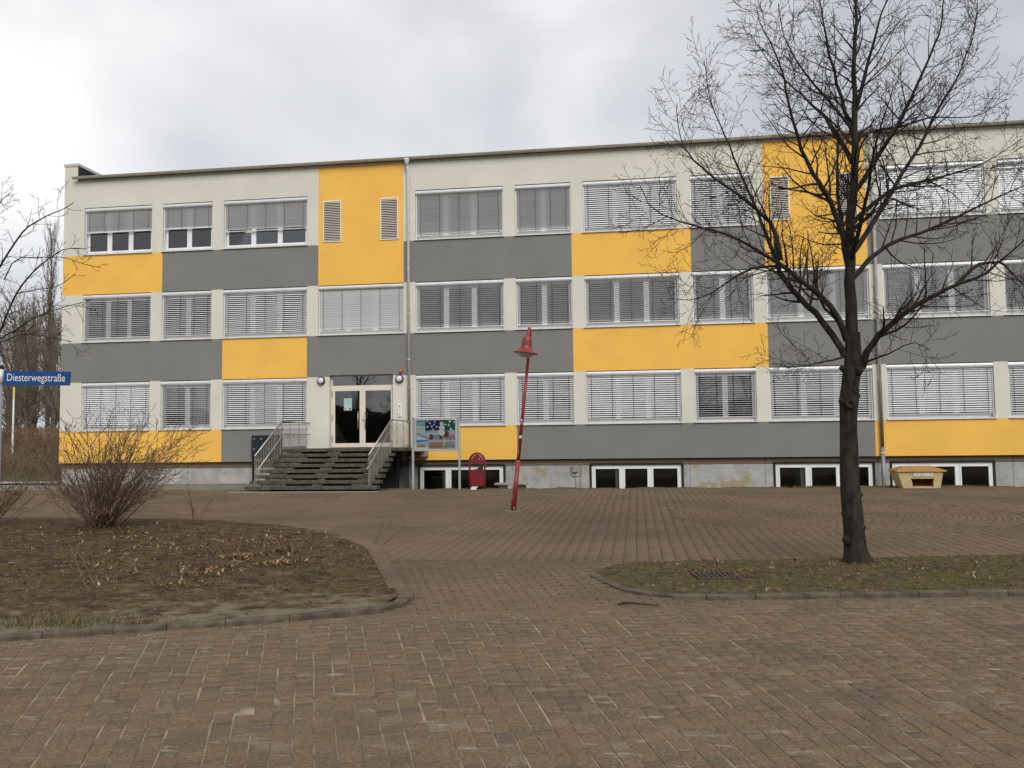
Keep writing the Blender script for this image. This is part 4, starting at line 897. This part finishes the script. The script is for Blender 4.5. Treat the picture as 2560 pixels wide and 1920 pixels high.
LIMBS = {
'leader': [(2.76,-18.0,2.53),(2.76,-18.0,3.19),(2.76,-18.0,3.67),(2.79,-18.0,4.34),(2.85,-18.0,4.82),(2.89,-18.0,5.42),(2.89,-18.0,5.88),(2.91,-18.0,6.39),(2.95,-18.0,6.88),(2.96,-18.0,7.25),(3.0,-18.0,7.7),(3.02,-17.95,8.4),(3.0,-17.9,9.0)],
'L1': [(2.66,-18.0,2.6),(2.48,-17.94,2.99),(2.3,-17.87,3.24),(2.08,-17.81,3.48),(1.94,-17.74,3.74),(1.9,-17.68,3.93),(1.85,-17.61,4.18),(1.77,-17.55,4.42),(1.69,-17.49,4.7),(1.57,-17.42,5.06),(1.46,-17.36,5.39),(1.35,-17.29,5.76),(1.24,-17.23,6.08),(1.13,-17.16,6.44),(1.09,-17.1,6.98)],
'L2': [(2.69,-18.0,2.8),(2.54,-18.1,3.18),(2.33,-18.2,3.38),(2.09,-18.3,3.56),(1.81,-18.4,3.78),(1.6,-18.5,3.85),(1.39,-18.6,3.99),(1.07,-18.7,4.12),(0.71,-18.8,4.2),(0.27,-18.9,4.35),(0.12,-19.0,4.65)],
'L2b': [(1.84,-18.4,3.8),(1.79,-18.35,4.25),(1.6,-18.35,4.45),(1.41,-18.4,4.61),(1.13,-18.4,4.82),(0.92,-18.45,5.0),(0.76,-18.5,5.15),(0.62,-18.52,5.4),(0.61,-18.6,5.8)],
'L3': [(2.74,-18.0,4.03),(2.62,-18.06,4.38),(2.5,-18.13,4.65),(2.33,-18.19,4.88),(2.22,-18.25,5.06),(2.14,-18.32,5.28),(2.05,-18.38,5.6),(1.98,-18.45,5.86),(1.94,-18.51,6.12),(1.8,-18.57,6.44),(1.64,-18.64,6.73),(1.6,-18.7,6.91)],
'L4': [(2.86,-18.0,5.06),(2.74,-17.89,5.39),(2.61,-17.77,5.74),(2.48,-17.66,5.99),(2.27,-17.54,6.28),(2.1,-17.43,6.52),(1.88,-17.31,6.93),(1.71,-17.2,7.29)],
'L5': [(2.88,-18.0,5.4),(2.77,-17.94,5.91),(2.7,-17.88,6.29),(2.63,-17.82,6.74),(2.59,-17.76,7.16),(2.57,-17.7,7.55),(2.5,-17.65,8.1)],
'L6': [(2.88,-18.0,5.5),(2.57,-18.1,5.88),(2.33,-18.2,6.13),(2.07,-18.3,6.45),(1.95,-18.4,6.77),(1.9,-18.5,7.04)],
'R1': [(2.86,-18.0,2.45),(2.93,-18.1,2.7),(3.08,-18.2,2.89),(3.26,-18.3,3.05),(3.49,-18.4,3.21),(3.8,-18.5,3.37),(4.12,-18.6,3.45),(4.27,-18.7,3.62),(4.51,-18.8,3.83),(4.71,-18.9,4.02)],
'R1b': [(3.85,-18.5,3.38),(4.1,-18.45,3.63),(4.35,-18.4,3.68),(4.5,-18.4,3.58),(4.62,-18.4,3.38),(4.83,-18.4,3.19)],
'R2': [(2.79,-18.0,3.6),(3.09,-17.89,3.92),(3.36,-17.77,4.1),(3.86,-17.66,4.27),(4.36,-17.54,4.5),(4.87,-17.43,4.73),(5.24,-17.31,4.89),(5.62,-17.2,5.15)],
'R3': [(2.8,-18.0,4.3),(3.26,-17.82,4.73),(3.66,-17.63,4.88),(4.07,-17.45,5.01),(4.49,-17.27,5.15),(4.91,-17.08,5.33),(5.33,-16.9,5.63)],
'R4': [(2.84,-18.0,4.7),(3.09,-18.07,5.07),(3.31,-18.14,5.41),(3.48,-18.21,5.76),(3.6,-18.29,6.0),(3.76,-18.36,6.34),(3.83,-18.43,6.6),(3.87,-18.5,6.92),(3.9,-18.55,7.4)],
'R5': [(2.78,-18.0,3.9),(3.1,-17.93,4.34),(3.31,-17.87,4.71),(3.55,-17.8,5.03),(3.79,-17.73,5.43),(4.01,-17.67,5.81),(4.25,-17.6,6.19),(4.43,-17.53,6.54),(4.58,-17.47,6.88),(4.67,-17.4,7.37)],
'R6': [(2.89,-18.0,5.69),(2.98,-18.05,6.12),(3.09,-18.1,6.51),(3.2,-18.15,6.86),(3.31,-18.2,7.22),(3.45,-18.25,7.8)],
'R7': [(2.89,-18.0,5.39),(3.15,-17.92,5.55),(3.45,-17.83,5.59),(3.84,-17.75,5.72),(4.14,-17.67,5.75),(4.51,-17.58,5.74),(4.94,-17.5,5.99)],
'B1': [(2.77,-18.0,3.67),(2.78,-17.6,4.19),(2.83,-17.2,5.05),(2.98,-16.8,5.97),(3.04,-16.4,6.67)],
'F1': [(2.78,-18.0,3.81),(2.82,-18.4,4.24),(2.84,-18.8,4.69),(2.84,-19.2,5.11),(2.9,-19.6,5.42)],
'S1': [(2.66,-18.0,2.6),(2.42,-18.13,2.53),(2.06,-18.27,2.46),(1.82,-18.4,2.45)],
'S2': [(2.60,-18.05,3.01),(2.34,-18.1,3.29),(2.25,-18.2,3.84),(2.2,-18.3,4.17)],
'S3': [(1.92,-17.7,3.85),(1.47,-17.75,3.81),(1.14,-17.75,3.56),(0.83,-17.72,3.44),(0.47,-17.7,3.46)],
'S4': [(2.86,-18.0,2.5),(3.05,-18.27,2.57),(3.3,-18.53,2.72),(3.42,-18.8,2.58)]}
LR = dict(leader=.098, L1=.052, L2=.05, L2b=.036, L3=.045, L4=.034, L5=.034, L6=.026, R1=.056, R1b=.03, R2=.04, R3=.036, R4=.038, R5=.042, R6=.034, R7=.026, B1=.05, F1=.04, S1=.02, S2=.026, S3=.022, S4=.018)
C1 = dict(seg=[.15, .12, .08, .07], jit=[.1, .2, .26, .3], up=[.02, .06, .05, .04], rmin=.0026, sides=[7, 5, 4, 3], gap=[.17, .1, .075], ang=[(32, 68), (30, 60), (35, 60)], len=[2, .88, .36, .15], max=3)
random.seed(11)
tree = thing('bare_tree', (2.72, -18.0, .03), 'large leafless street tree with dark trunk in the grass strip', 'tree')
tk = MB(); cw = MB()
trunk = smooth_poly([(2.72, -18, -.1), (2.715, -18, .06), (2.70, -18, .22), (2.68, -18, .5), (2.66, -18, 1.0), (2.67, -18, 1.6), (2.69, -18, 2.0), (2.71, -18, 2.25), (2.76, -18, 2.55), (2.765, -18, 2.9)], 1)
tr = []
for p in trunk:
    z = p.z; r_ = float(np.interp(z, (0, .7, 1.3, 1.8, 2.3, 2.9), (.134, .124, .112, .103, .108, .09)))
    if z < .3: r_ += .035*(1-z/.3)**2 if z > 0 else .05
    if 1.9 < z < 2.2: r_ += .016*math.sin((z-1.9)/.3*math.pi)
    tr.append(r_)
# lumpy trunk
b0 = len(tk.v); tk.tube(trunk, tr, 20, cap=False)
for i in range(b0, len(tk.v)):
    x, y, z = tk.v[i]; a = math.atan2(y+18, x-2.69); k = 1+.035*math.sin(3*a+z*3)+.03*math.sin(5*a-z*7)+.025*math.sin(2*a+z*11)+(.16*max(0, 1-z/.22)*(math.sin(5*a+1)**2) if z < .22 else 0)+.012*math.sin(9*a+z*23); cx = 2.69; tk.v[i] = (cx+(x-cx)*k, -18+(y+18)*k, z)
for nm, P in LIMBS.items():
    P = smooth_poly(P, 1); n = len(P); P = [p+rv()*.012 if 0 < i < n-1 else p for i, p in enumerate(P)]
    rd = [max(.0055, LR[nm]*.88*((1-i/(n-1))**(1.5 if nm == 'leader' else 1.15)*.92+.08)) for i in range(n)]
    tk.tube(P, rd, 9, cap=False); spawn(cw, P, rd, 0, C1, .16 if nm != 'leader' else .2, .09 if nm != 'leader' else .12)
for (x, z, r_, dx, dy) in ((2.58, 2.03, .04, -1, -.4), (2.79, 2.1, .04, 1, -.3), (2.61, 2.45, .032, -1, 0), (2.84, 2.42, .042, 1, -.2), (2.565, .3, .05, -1, -.2), (2.575, .9, .03, -1, 0), (2.56, .62, .03, -1, -.3), (2.79, .85, .03, 1, 0), (2.80, .45, .03, 1, -.2)):
    tk.lathe([(r_*1.9, -.06), (r_*1.5, -.025), (r_*1.05, .0), (r_*.75, .018), (r_*.4, .026), (.002, .028)], (x, -18-.05*(dy != 0), z), (dx, dy, .25), 10)
tk.build('trunk', 'bark', tree, smooth=True)
MB().lathe([(.058, -.03), (.062, .0), (.05, .016), (.034, .012), (.028, -.004), (.002, -.006)], (2.675, -18.125, 1.985), (-.05, -1, .05), 16).build('branch_scar', 'wound', tree, smooth=True); MB().lathe([(.042, -.03), (.045, 0), (.034, .012), (.022, .0), (.002, -.002)], (2.755, -18.115, 2.16), (.3, -1, .05), 14).build('branch_scar', 'wound', tree, smooth=True)
cw.build('crown', 'twig', tree)
# tree beyond the frame whose branches reach in over the sign
LL = {'trunk': [(-10.6,-18.6,-.1),(-10.5,-18.6,.6),(-10.3,-18.6,1.4),(-10.0,-18.55,2.1),(-9.6,-18.5,2.7),(-9.29,-18.5,3.3)],
'a': [(-9.29,-18.5,3.3),(-9.08,-18.46,3.79),(-8.91,-18.42,4.15),(-8.73,-18.39,4.46),(-8.58,-18.35,4.7),(-8.41,-18.31,4.81),(-8.28,-18.27,4.9),(-8.09,-18.24,4.97),(-7.94,-18.2,5.08)],
'b': [(-9.75,-18.52,2.5),(-9.16,-18.5,2.75),(-8.86,-18.45,3.19),(-8.8,-18.4,3.46),(-8.68,-18.35,3.8),(-8.53,-18.3,4.03),(-8.35,-18.25,4.22),(-8.21,-18.2,4.34),(-8.1,-18.15,4.43),(-7.81,-18.1,4.42)],
'c': [(-9.7,-18.5,2.55),(-9.17,-18.5,2.85),(-8.75,-18.58,3.09),(-8.42,-18.66,3.2),(-8.14,-18.74,3.33),(-7.7,-18.82,3.44),(-7.27,-18.9,3.5)],
'd': [(-8.84,-18.42,3.95),(-8.65,-18.46,4.25),(-8.28,-18.42,4.25),(-7.93,-18.38,4.25),(-7.73,-18.34,4.16),(-7.43,-18.3,4.09)],
'f': [(-9.4,-18.5,3.1),(-9.38,-18.5,3.96),(-9.23,-18.38,4.48),(-9.18,-18.25,4.85),(-9.18,-18.12,5.19),(-9.13,-18.0,5.33)],
'g': [(-9.9,-18.5,2.3),(-9.17,-18.5,2.97),(-8.91,-18.38,3.05),(-8.65,-18.25,3.21),(-8.34,-18.12,3.15),(-8.07,-18.0,3.09)],
'h': [(-8.7,-18.36,3.75),(-8.35,-18.43,3.79),(-8.04,-18.37,3.82),(-7.82,-18.3,4.02)],
'k': [(-10.3,-18.6,1.4),(-10.5,-18.4,2.4),(-10.8,-18.1,3.4),(-11,-17.8,4.6)]}
LLR = dict(trunk=.07, a=.018, b=.019, c=.014, d=.009, f=.017, g=.011, h=.008, k=.03)
C2 = dict(C1, len=[2, .55, .26, .13], gap=[.15, .12, .1], jit=[.1, .24, .3, .3], rmin=.0028, max=3)
random.seed(5)
t = thing('overhanging_tree', (-10.6, -18.6, .05), 'leafless young tree reaching its branches over the street name sign', 'tree'); tk = MB(); cw = MB()
for nm, P in LL.items():
    P = smooth_poly(P, 1); n = len(P); rd = [max(.005, LLR[nm]*(1-.75*i/(n-1))) for i in range(n)]; tk.tube(P, rd, 7, cap=False)
    if nm != 'trunk': spawn(cw, P, rd, 1 if nm in 'dh' else 0, C2, .15)
tk.build('trunk', 'bark', t, smooth=True); cw.build('crown', 'twig', t)
# shrubs in the planting bed
def shrub(x, y, label, n, hgt, spread, seed, lean=0, name='bare_shrub', L3=.16, twigs=.12, rm=.0036):
    random.seed(seed); z = zl(x, y)
    z = float(H(x, y)) if z is None else z
    t = thing(name, (x, y, z), label, 'shrub'); mb = MB(); st_ = MB()
    C = dict(seg=[.2, .12, .1, .08], jit=[.07, .14, .22, .25], up=[-.015, .03, .04, .0], rmin=rm, sides=[5, 4, 3, 3], gap=[.17, .12, .1], ang=[(22, 48), (25, 55), (30, 60)], len=[2, .55*hgt/2.2, .28*hgt/2.2, L3], max=2)
    for i in range(n):
        az = random.uniform(0, 6.28); el = R(random.triangular(36, 88, 64)); d = Vector((math.cos(az)*math.cos(el)*spread+lean, math.sin(az)*math.cos(el)*spread, math.sin(el))).normalized()
        L = hgt*random.uniform(.6, 1.12)*(1+.15*(1-math.sin(el))); p = Vector((x+random.gauss(0, .11), y+random.gauss(0, .09), z-.05)); k = 10; pts = [p]
        for j in range(k):
            d = (d+rv()*.06+Vector((0, 0, -.03 if j > 4 else .02))).normalized(); p = p+d*L/k; pts.append(p)
        r0 = random.uniform(.008, .017); rd = [max(rm, r0*(1-.75*j/k)) for j in range(k+1)]; st_.tube(pts, rd, 5, cap=False); spawn(mb, pts, rd, 0, C, .22, twigs)
    if n < 8: st_.add(mb.v, mb.f).build('stems', 'shrub', t); return t
    st_.build('stems', 'shrub', t, smooth=True); mb.build('twigs', 'shrub', t); return t
shrub(-10.0, -14.35, 'big leafless shrub with fanned brown stems before the yellow panel', 70, 2.3, 1.6, 3, .26, twigs=.16)
shrub(-12.5, -14.2, 'dense leafless shrub at the bed edge left of the fanned shrub', 44, 1.55, 1.6, 4, .1, twigs=.12)
shrub(-8.62, -13.4, 'low sprawling dead twig plant beside the big fanned shrub', 4, .95, 2.2, 8, .5, 'twig_plant', twigs=.14)
shrub(-4.95, -17.6, 'small bare twig plant among leaves near the bed tip', 5, .6, 1.6, 9, 0, 'twig_plant')
shrub(-5.75, -18.0, 'small bare seedling in a heap of brown leaves', 5, .55, 1.5, 10, 0, 'twig_plant')
shrub(-6.0, -20.6, 'thin bare seedling near the kerb by the dry grass', 4, .65, 1.3, 12, .1, 'twig_plant', twigs=.16)
shrub(-4.1, -16.4, 'slanting dead stem leaning out at the bed rim', 3, .6, 1.5, 13, .6, 'twig_plant')

# background trees
def far_tree(name, seed, hgt, kind):
    random.seed(seed); tk = MB(); cw = MB()
    if kind == 'poplar':
        P = [Vector((0, 0, -.3+i*hgt/12))+rv()*.05 for i in range(13)]; rd = [.24*(1-.93*i/12) for i in range(13)]; tk.tube(P, rd, 8, cap=False)
        C = dict(seg=[1, .6, .4, .3], jit=[.05, .1, .15, .2], up=[.1, .3, .25, .2], rmin=.013, sides=[5, 4, 3, 3], gap=[.13, .3, .3], ang=[(20, 36), (18, 32), (15, 30)], len=[3, 3.4, 1.3, .6], max=2)
        spawn(cw, P, rd, 0, C, .12)
    else:
        P = [Vector((0, 0, -.3+i*hgt*.6/6))+rv()*.12 for i in range(7)]; rd = [.2*(1-.5*i/6) for i in range(7)]; tk.tube(P, rd, 8, cap=False)
        C = dict(seg=[.8, .6, .4, .3], jit=[.1, .16, .2, .25], up=[.05, .1, .06, .04], rmin=.013, sides=[5, 4, 3, 3], gap=[.45, .34, .28], ang=[(30, 55), (30, 55), (30, 60)], len=[4, hgt*.36, 1.6, .75], max=3)
        spawn(cw, P, rd, 0, C, .22)
        for i in range(3): grow(cw, P[-1], (Vector((0, 0, 1))+rv()*.35).normalized(), hgt*.42, .1, 0, dict(C, len=[4, hgt*.2, 1.2, .6], gap=[.5, .4, .35]))
    r_ = bpy.data.objects.new(name, None); col.objects.link(r_); a = tk.build('trunk', 'farbark', r_, smooth=True); b = cw.build('crown', 'farbark', r_); return r_
def copy_tree(o):
    c = o.copy(); col.objects.link(c)
    for ch in o.children: q = ch.copy(); col.objects.link(q); q.parent = c
    return c
def gz(x, y): return float(GZ(np.array([float(x)]), np.array([float(y)]))[0])
pop = far_tree('poplar_tree', 21, 18.5, 'poplar'); wd1 = far_tree('woodland_tree', 22, 11, 'w'); wd2 = far_tree('woodland_tree', 23, 12.5, 'w')
for i, (x, y, s, rz) in enumerate(((-50.9, 39.5, 1.05, 0), (-53.2, 40.5, .72, 2.1), (-48.9, 41, .82, 4))):
    o = pop if i == 0 else copy_tree(pop); o.location = (x, y, gz(x, y)); o.scale = (s*.8, s*.8, s); o.rotation_euler[2] = rz
    tag(o, ('tall slender leafless poplar rising above the wood by the gable', 'shorter leafless poplar beside the tallest poplar', 'low leafless poplar half hidden by the gable')[i], 'tree', 'poplars beyond the gable')
used = {1: 0, 2: 0}
for i, (x, y, s, rz, k) in enumerate(((-41, 24, .8, 0, 1), (-44, 28, .9, 1, 2), (-48, 31, .85, 2, 1), (-52, 33, 1, 3, 2), (-39, 27, .85, 4, 2), (-46, 44, 1.0, 5, 1), (-55, 46, 1.1, .5, 2), (-61, 48, 1.1, 1.5, 1), (-51, 50, 1.05, 2.5, 2), (-36, 20, .7, 3.5, 1), (-58, 40, 1, 4.5, 1), (-43, 34, .95, 5.5, 2),
        (-47.5, 28, .7, 1.2, 1), (-50, 40, .9, .2, 1), (-54, 42, .9, 2.2, 2), (-45, 32, .8, 3.9, 1), (-66, 55, 1.2, 5, 2), (-40, 22.5, .75, 2.7, 2), (-46, 36, .9, .9, 2), (-49, 35, .8, 3.1, 1), (-53, 37.5, .85, 4.1, 2), (-57, 44, 1, 5.1, 1), (-60, 42, .95, 1.1, 2), (-42, 31, .8, 2.3, 1), (-63, 51, 1.1, .3, 1), (-56, 36, .7, 1.9, 2), (-51.5, 46, 1.0, 3.3, 1))):
    src = wd1 if k == 1 else wd2; o = src if used[k] == 0 else copy_tree(src); used[k] = 1; o.location = (x, y, gz(x, y)-.05); o.scale = (s, s, s); o.rotation_euler[2] = rz
    tag(o, 'leafless tree in the brown wood beyond the gable', 'tree', 'trees of the wood beyond the gable')
for i, (x, y, s, k) in enumerate(((-22, -52, 1.0, 2), (-15, -47, .9, 1), (-9, -54, 1.1, 2), (-2, -48, .95, 1), (6, -53, 1.0, 2), (14, -48, .9, 1), (22, -54, 1.1, 2), (-19, -43, .8, 1), (-12, -42.6, .75, 2), (-25, -46, .9, 1), (-6, -42.5, .7, 1), (9, -43, .8, 2))):
    o = copy_tree(wd1 if k == 1 else wd2); o.location = (x, y, gz(x, y)-.05); o.scale = (s, s, s); o.rotation_euler[2] = i*1.3
    tag(o, 'leafless tree across the street, mirrored in the door glass', 'tree', 'trees across the street')
random.seed(31)
mb = MB(); n = 420
vs_ = []
for i in range(n+1):
    x = -45+90*i/n
    for (dy, z) in ((0, -.1), (-.1, 2.6), (-.5, 4.6), (-1.2, 5.0), (-1.6, 2.5), (-1.6, -.1)): vs_.append((x+random.uniform(-.2, .2), -44+dy+random.uniform(-.3, .3), z+(random.uniform(-.3, .3) if z < 4 else .25*math.sin(x*.9)+.15*math.sin(x*2.3)+random.uniform(-.12, .12)-.5) if z > 0 else z))
mb.add(vs_, [(i*6+j, (i+1)*6+j, (i+1)*6+j+1, i*6+j+1) for i in range(n) for j in range(5)])
tag(mb.build('hedge', 'hedge', loc=(0, -44.8, -.05)), 'tall dark hedge across the street, mirrored in the glass', 'hedge')
# brush, rock and sand heap on the embankment
V = []; Fq = []
for i in range(5200):
    y = random.uniform(6, 26); x = -(y+29.4)*random.uniform(.60, .88)
    if x > -22.3: continue
    z = gz(x, y)-.03; h = random.uniform(.3, 1.1); a = random.uniform(0, 6.28); dx, dy = math.cos(a)*h*.35, math.sin(a)*h*.35; w_ = .02
    b = len(V); V += [(x-w_, y, z), (x+w_, y, z), (x+dx+w_*.4, y+dy, z+h), (x+dx-w_*.4, y+dy, z+h)]; Fq.append((b, b+1, b+2, b+3))
    for q in range(2):
        t_ = random.uniform(.3, .8); a2 = a+random.uniform(-1.5, 1.5); bx_, by_, bz_ = x+dx*t_, y+dy*t_, z+h*t_; b = len(V); l = h*.4; V += [(bx_-.012, by_, bz_), (bx_+.012, by_, bz_), (bx_+math.cos(a2)*l+.006, by_+math.sin(a2)*l, bz_+l*.6), (bx_+math.cos(a2)*l-.006, by_+math.sin(a2)*l, bz_+l*.6)]; Fq.append((b, b+1, b+2, b+3))
tag(npmesh('brushwood', V, Fq, 'shrub'), 'dry brown brushwood covering the embankment beyond the gable', 'brushwood', kind='stuff')
t = thing('sand_heap', (-33.5, 15.5, gz(-33.5, 15.5)), 'pale brown heap of earth on the embankment behind the street sign', 'earth heap')
mb = MB(); vs_ = []; zc = gz(-33.5, 15.5)
for i in range(7):
    for j in range(18):
        rr = 1-i/6; a = 2*math.pi*j/18; k = 1+.12*math.sin(3*a)+random.uniform(-.07, .07); vs_.append((-33.5+1.9*rr*k*math.cos(a), 15.5+1.2*rr*k*math.sin(a), zc-.15+.85*(1-rr**1.6)+random.uniform(-.03, .03)))
mb.add(vs_, [(i*18+j, i*18+(j+1) % 18, (i+1)*18+(j+1) % 18, (i+1)*18+j) for i in range(6) for j in range(18)]).build('heap', 'rock', t, smooth=True)
random.seed(40)
t = thing('grass_tussock', (-28.6, 11.5, gz(-28.6, 11.5)), 'rounded tussock of dry yellow green grass on the embankment by the gable', 'grass tussock'); mb = MB()
for i in range(420):
    a = random.uniform(0, 6.28); l = random.uniform(.7, 1.3); rr = random.uniform(.0, .5); p = Vector((-28.6+rr*math.cos(a), 11.5+rr*math.sin(a), gz(-28.6, 11.5)-.05)); d = Vector((math.cos(a)*.8, math.sin(a)*.8, random.uniform(.6, 1.2))).normalized(); q = p+d*l*.6; e_ = q+(d+Vector((0, 0, -.9))).normalized()*l*.4; sx = Vector((-math.sin(a), math.cos(a), 0))*.018
    mb.add([p-sx, p+sx, q+sx*.8, q-sx*.8, e_], [(0, 1, 2, 3), (3, 2, 4)])
mb.build('blades', 'grass', t)

# ------------------------------------------------------------------ litter, grass, gravel, drain
random.seed(50)
def leafset(spots, n, zf, size, name, label, matname='leaf'):
    V = []; Fq = []
    for i in range(n):
        cx, cy, sp, k = random.choices(spots, [s[3] for s in spots])[0]; x, y = cx+random.gauss(0, sp), cy+random.gauss(0, sp*1.1); z = zf(x, y)
        if z is None: continue
        l = random.uniform(*size); w_ = l*random.uniform(.25, .45); a = random.uniform(0, 6.28); u = Vector((math.cos(a), math.sin(a), random.uniform(-.1, .9))).normalized(); s = Vector((-math.sin(a), math.cos(a), random.uniform(-.3, .3))).normalized(); nn = u.cross(s)
        c = Vector((x, y, z+random.uniform(.004, .022))); b = len(V); fo = random.uniform(.1, .45)*w_
        V += [c-u*l*.5+nn*random.uniform(0, .3)*l, c-s*w_*.5+nn*fo, c+u*l*.5+nn*random.uniform(0, .4)*l, c+s*w_*.5+nn*fo, c]; Fq += [(b, b+1, b+4), (b+1, b+2, b+4), (b+2, b+3, b+4), (b+3, b, b+4)]
    tag(npmesh(name, [tuple(v) for v in V], Fq, matname), label, 'leaves', kind='stuff')
LS = [(-4.55, -18.75, .13, 120), (-4.95, -17.6, .15, 70), (-5.3, -18.2, .15, 60), (-5.2, -19.5, .2, 80), (-5.0, -20.4, .14, 45), (-5.9, -16.2, .35, 55), (-7.2, -16, .6, 60), (-6.3, -17.3, .5, 50), (-7.6, -17.5, .6, 50), (-6.8, -18.8, .5, 45), (-9.3, -14.8, .6, 60), (-5.5, -15.4, .3, 25), (-6.1, -20.2, .3, 25), (-7.5, -19.6, .5, 25), (-11, -15.5, .9, 50), (-6.5, -18, 2, 60), (-4.2, -16.6, .2, 18), (-8.3, -15.6, .5, 40), (-9.7, -17, .8, 40)]
leafset(LS, 1150, zl, (.04, .1), 'fallen_leaves', 'curled brown leaves scattered over the dark soil of the planting bed')
leafset([(-7, -17.5, 3, 1), (-4.5, -18, 1.5, .6)], 5000, zl, (.02, .06), 'leaf_crumbs', 'small dark crumbs of rotted leaves on the planting bed', 'litter')
leafset([(1.5, -19, 1.2, 1), (4, -18.6, 1.6, 1)], 900, zr, (.02, .07), 'leaf_scraps', 'small pale leaf scraps in the thin grass under the tree', 'leaf')
def grassset(n, f, zf, hr, name, label, w=.004):
    V = []; Fq = []
    for i in range(n):
        x, y = f(); z = zf(x, y)
        if z is None: continue
        h = random.uniform(*hr); a = random.uniform(0, 6.28); l = h*random.uniform(.3, 1.2); b = len(V); sx, sy = -math.sin(a)*w, math.cos(a)*w
        V += [(x-sx, y-sy, z-.005), (x+sx, y+sy, z-.005), (x+math.cos(a)*l, y+math.sin(a)*l, z+h)]; Fq.append((b, b+1, b+2))
    tag(npmesh(name, V, Fq, 'grass'), label, 'grass', kind='stuff')
def rbf():
    while True:
        x, y = random.uniform(-.3, 8), random.uniform(-20.6, -16.6)
        if .5*math.sin(x*2.1+y*1.3)+.5*math.sin(x*.9-y*2.7)+random.uniform(-.6, 1.2) > 0 and not (.55 < x < 1.15 and -19.7 < y < -19.15): return x, y
grassset(20000, rbf, zr, (.006, .03), 'short_grass', 'thin olive winter grass in the strip under the tree')
grassset(3800, lambda: (random.gauss(-5.1, .4), random.gauss(-22.3, .17)) if random.random() < .55 else (random.gauss(-6, 2), random.gauss(-19, 2)), zl, (.012, .055), 'dry_grass', 'dry yellowish grass along the kerb of the planting bed')
grassset(2600, lambda: ((lambda x: (x, -3.28+random.gauss(0, .07)))(random.choice((random.uniform(-7.6, 13), random.gauss(7.2, .3), random.gauss(5.3, .5), random.gauss(9, .4))))), lambda x, y: .105, (.015, .075), 'verge_weeds', 'dry weeds along the plaza edge before the basement windows', .006)
V = []; Fq = []
def grit(n, f, s):
    for i in range(n):
        x, y, z = f(); r_ = random.uniform(*s); b = len(V); a = random.uniform(0, 6.28)
        for k in range(3): V.append((x+r_*math.cos(a+2.1*k), y+r_*math.sin(a+2.1*k), z))
        V.append((x+random.uniform(-.3, .3)*r_, y, z+r_*random.uniform(.5, 1.1))); Fq.extend([(b, b+1, b+3), (b+1, b+2, b+3), (b+2, b, b+3)])
def fk(rmin, rsd, s0, s1):
    def g_():
        rr = rmin-abs(random.gauss(0, rsd)); s_ = random.uniform(s0, s1); x, y = pol(rr, s_); return x, y, -.001
    return g_
grit(5200, fk(22.37, .11, -12.5, -7.3), (.003, .010)); grit(5200, fk(22.47, .13, -4.9, 2.5), (.003, .010)); grit(2500, fk(22.4, 1.6, -10, 3), (.002, .006)); grit(900, lambda: (random.uniform(-2.2, -.2), random.uniform(-21.3, -17.5), .001), (.002, .006))
tag(npmesh('kerb_grit', V, Fq, 'gravel'), 'fine brown grit swept along the kerbs of the street', 'grit', kind='stuff')
t = thing('drain_grate', (.86, -19.42, .06), 'rusty slotted drain grate sunk in the thin grass', 'drain grate')
zz = (zr(.86, -19.42) or .06)+.012; c, s = math.cos(R(8)), math.sin(R(8))
def rp(u, v): return (.86+u*c-v*s, -19.42+u*s+v*c)
def bar(u0, u1, v0, v1, z0, z1, nm, m_): MB().hull8([(*rp(*p), z0) for p in ((u0, v0), (u1, v0), (u1, v1), (u0, v1))], [(*rp(*p), z1) for p in ((u0, v0), (u1, v0), (u1, v1), (u0, v1))]).build(nm, m_, t)
bar(-.21, .21, -.19, .19, zz-.05, zz-.014, 'pit', 'black')
fr = MB()
for u0, u1, v0, v1 in ((-.24, -.21, -.22, .22), (.21, .24, -.22, .22), (-.21, .21, -.22, -.19), (-.21, .21, .19, .22)): bar(u0, u1, v0, v1, zz-.05, zz+.004, 'frame_bar', 'iron')
for i in range(7): u = -.18+.057*i; bar(u, u+.026, -.19, .19, zz-.013, zz, 'grate_bar', 'iron')
t = thing('fallen_twig', (.0, -21.0, .0), 'short forked dead twig lying on the paving by the rounded kerb end', 'twig')
MB().tube([(-.2, -20.98, .012), (-.08, -20.95, .02), (.1, -21.0, .014), (.2, -21.04, .01)], [.009, .008, .007, .003], 6).tube([(-.08, -20.95, .02), (-.17, -20.90, .018)], [.006, .003], 5).build('stick', 'twig', t)
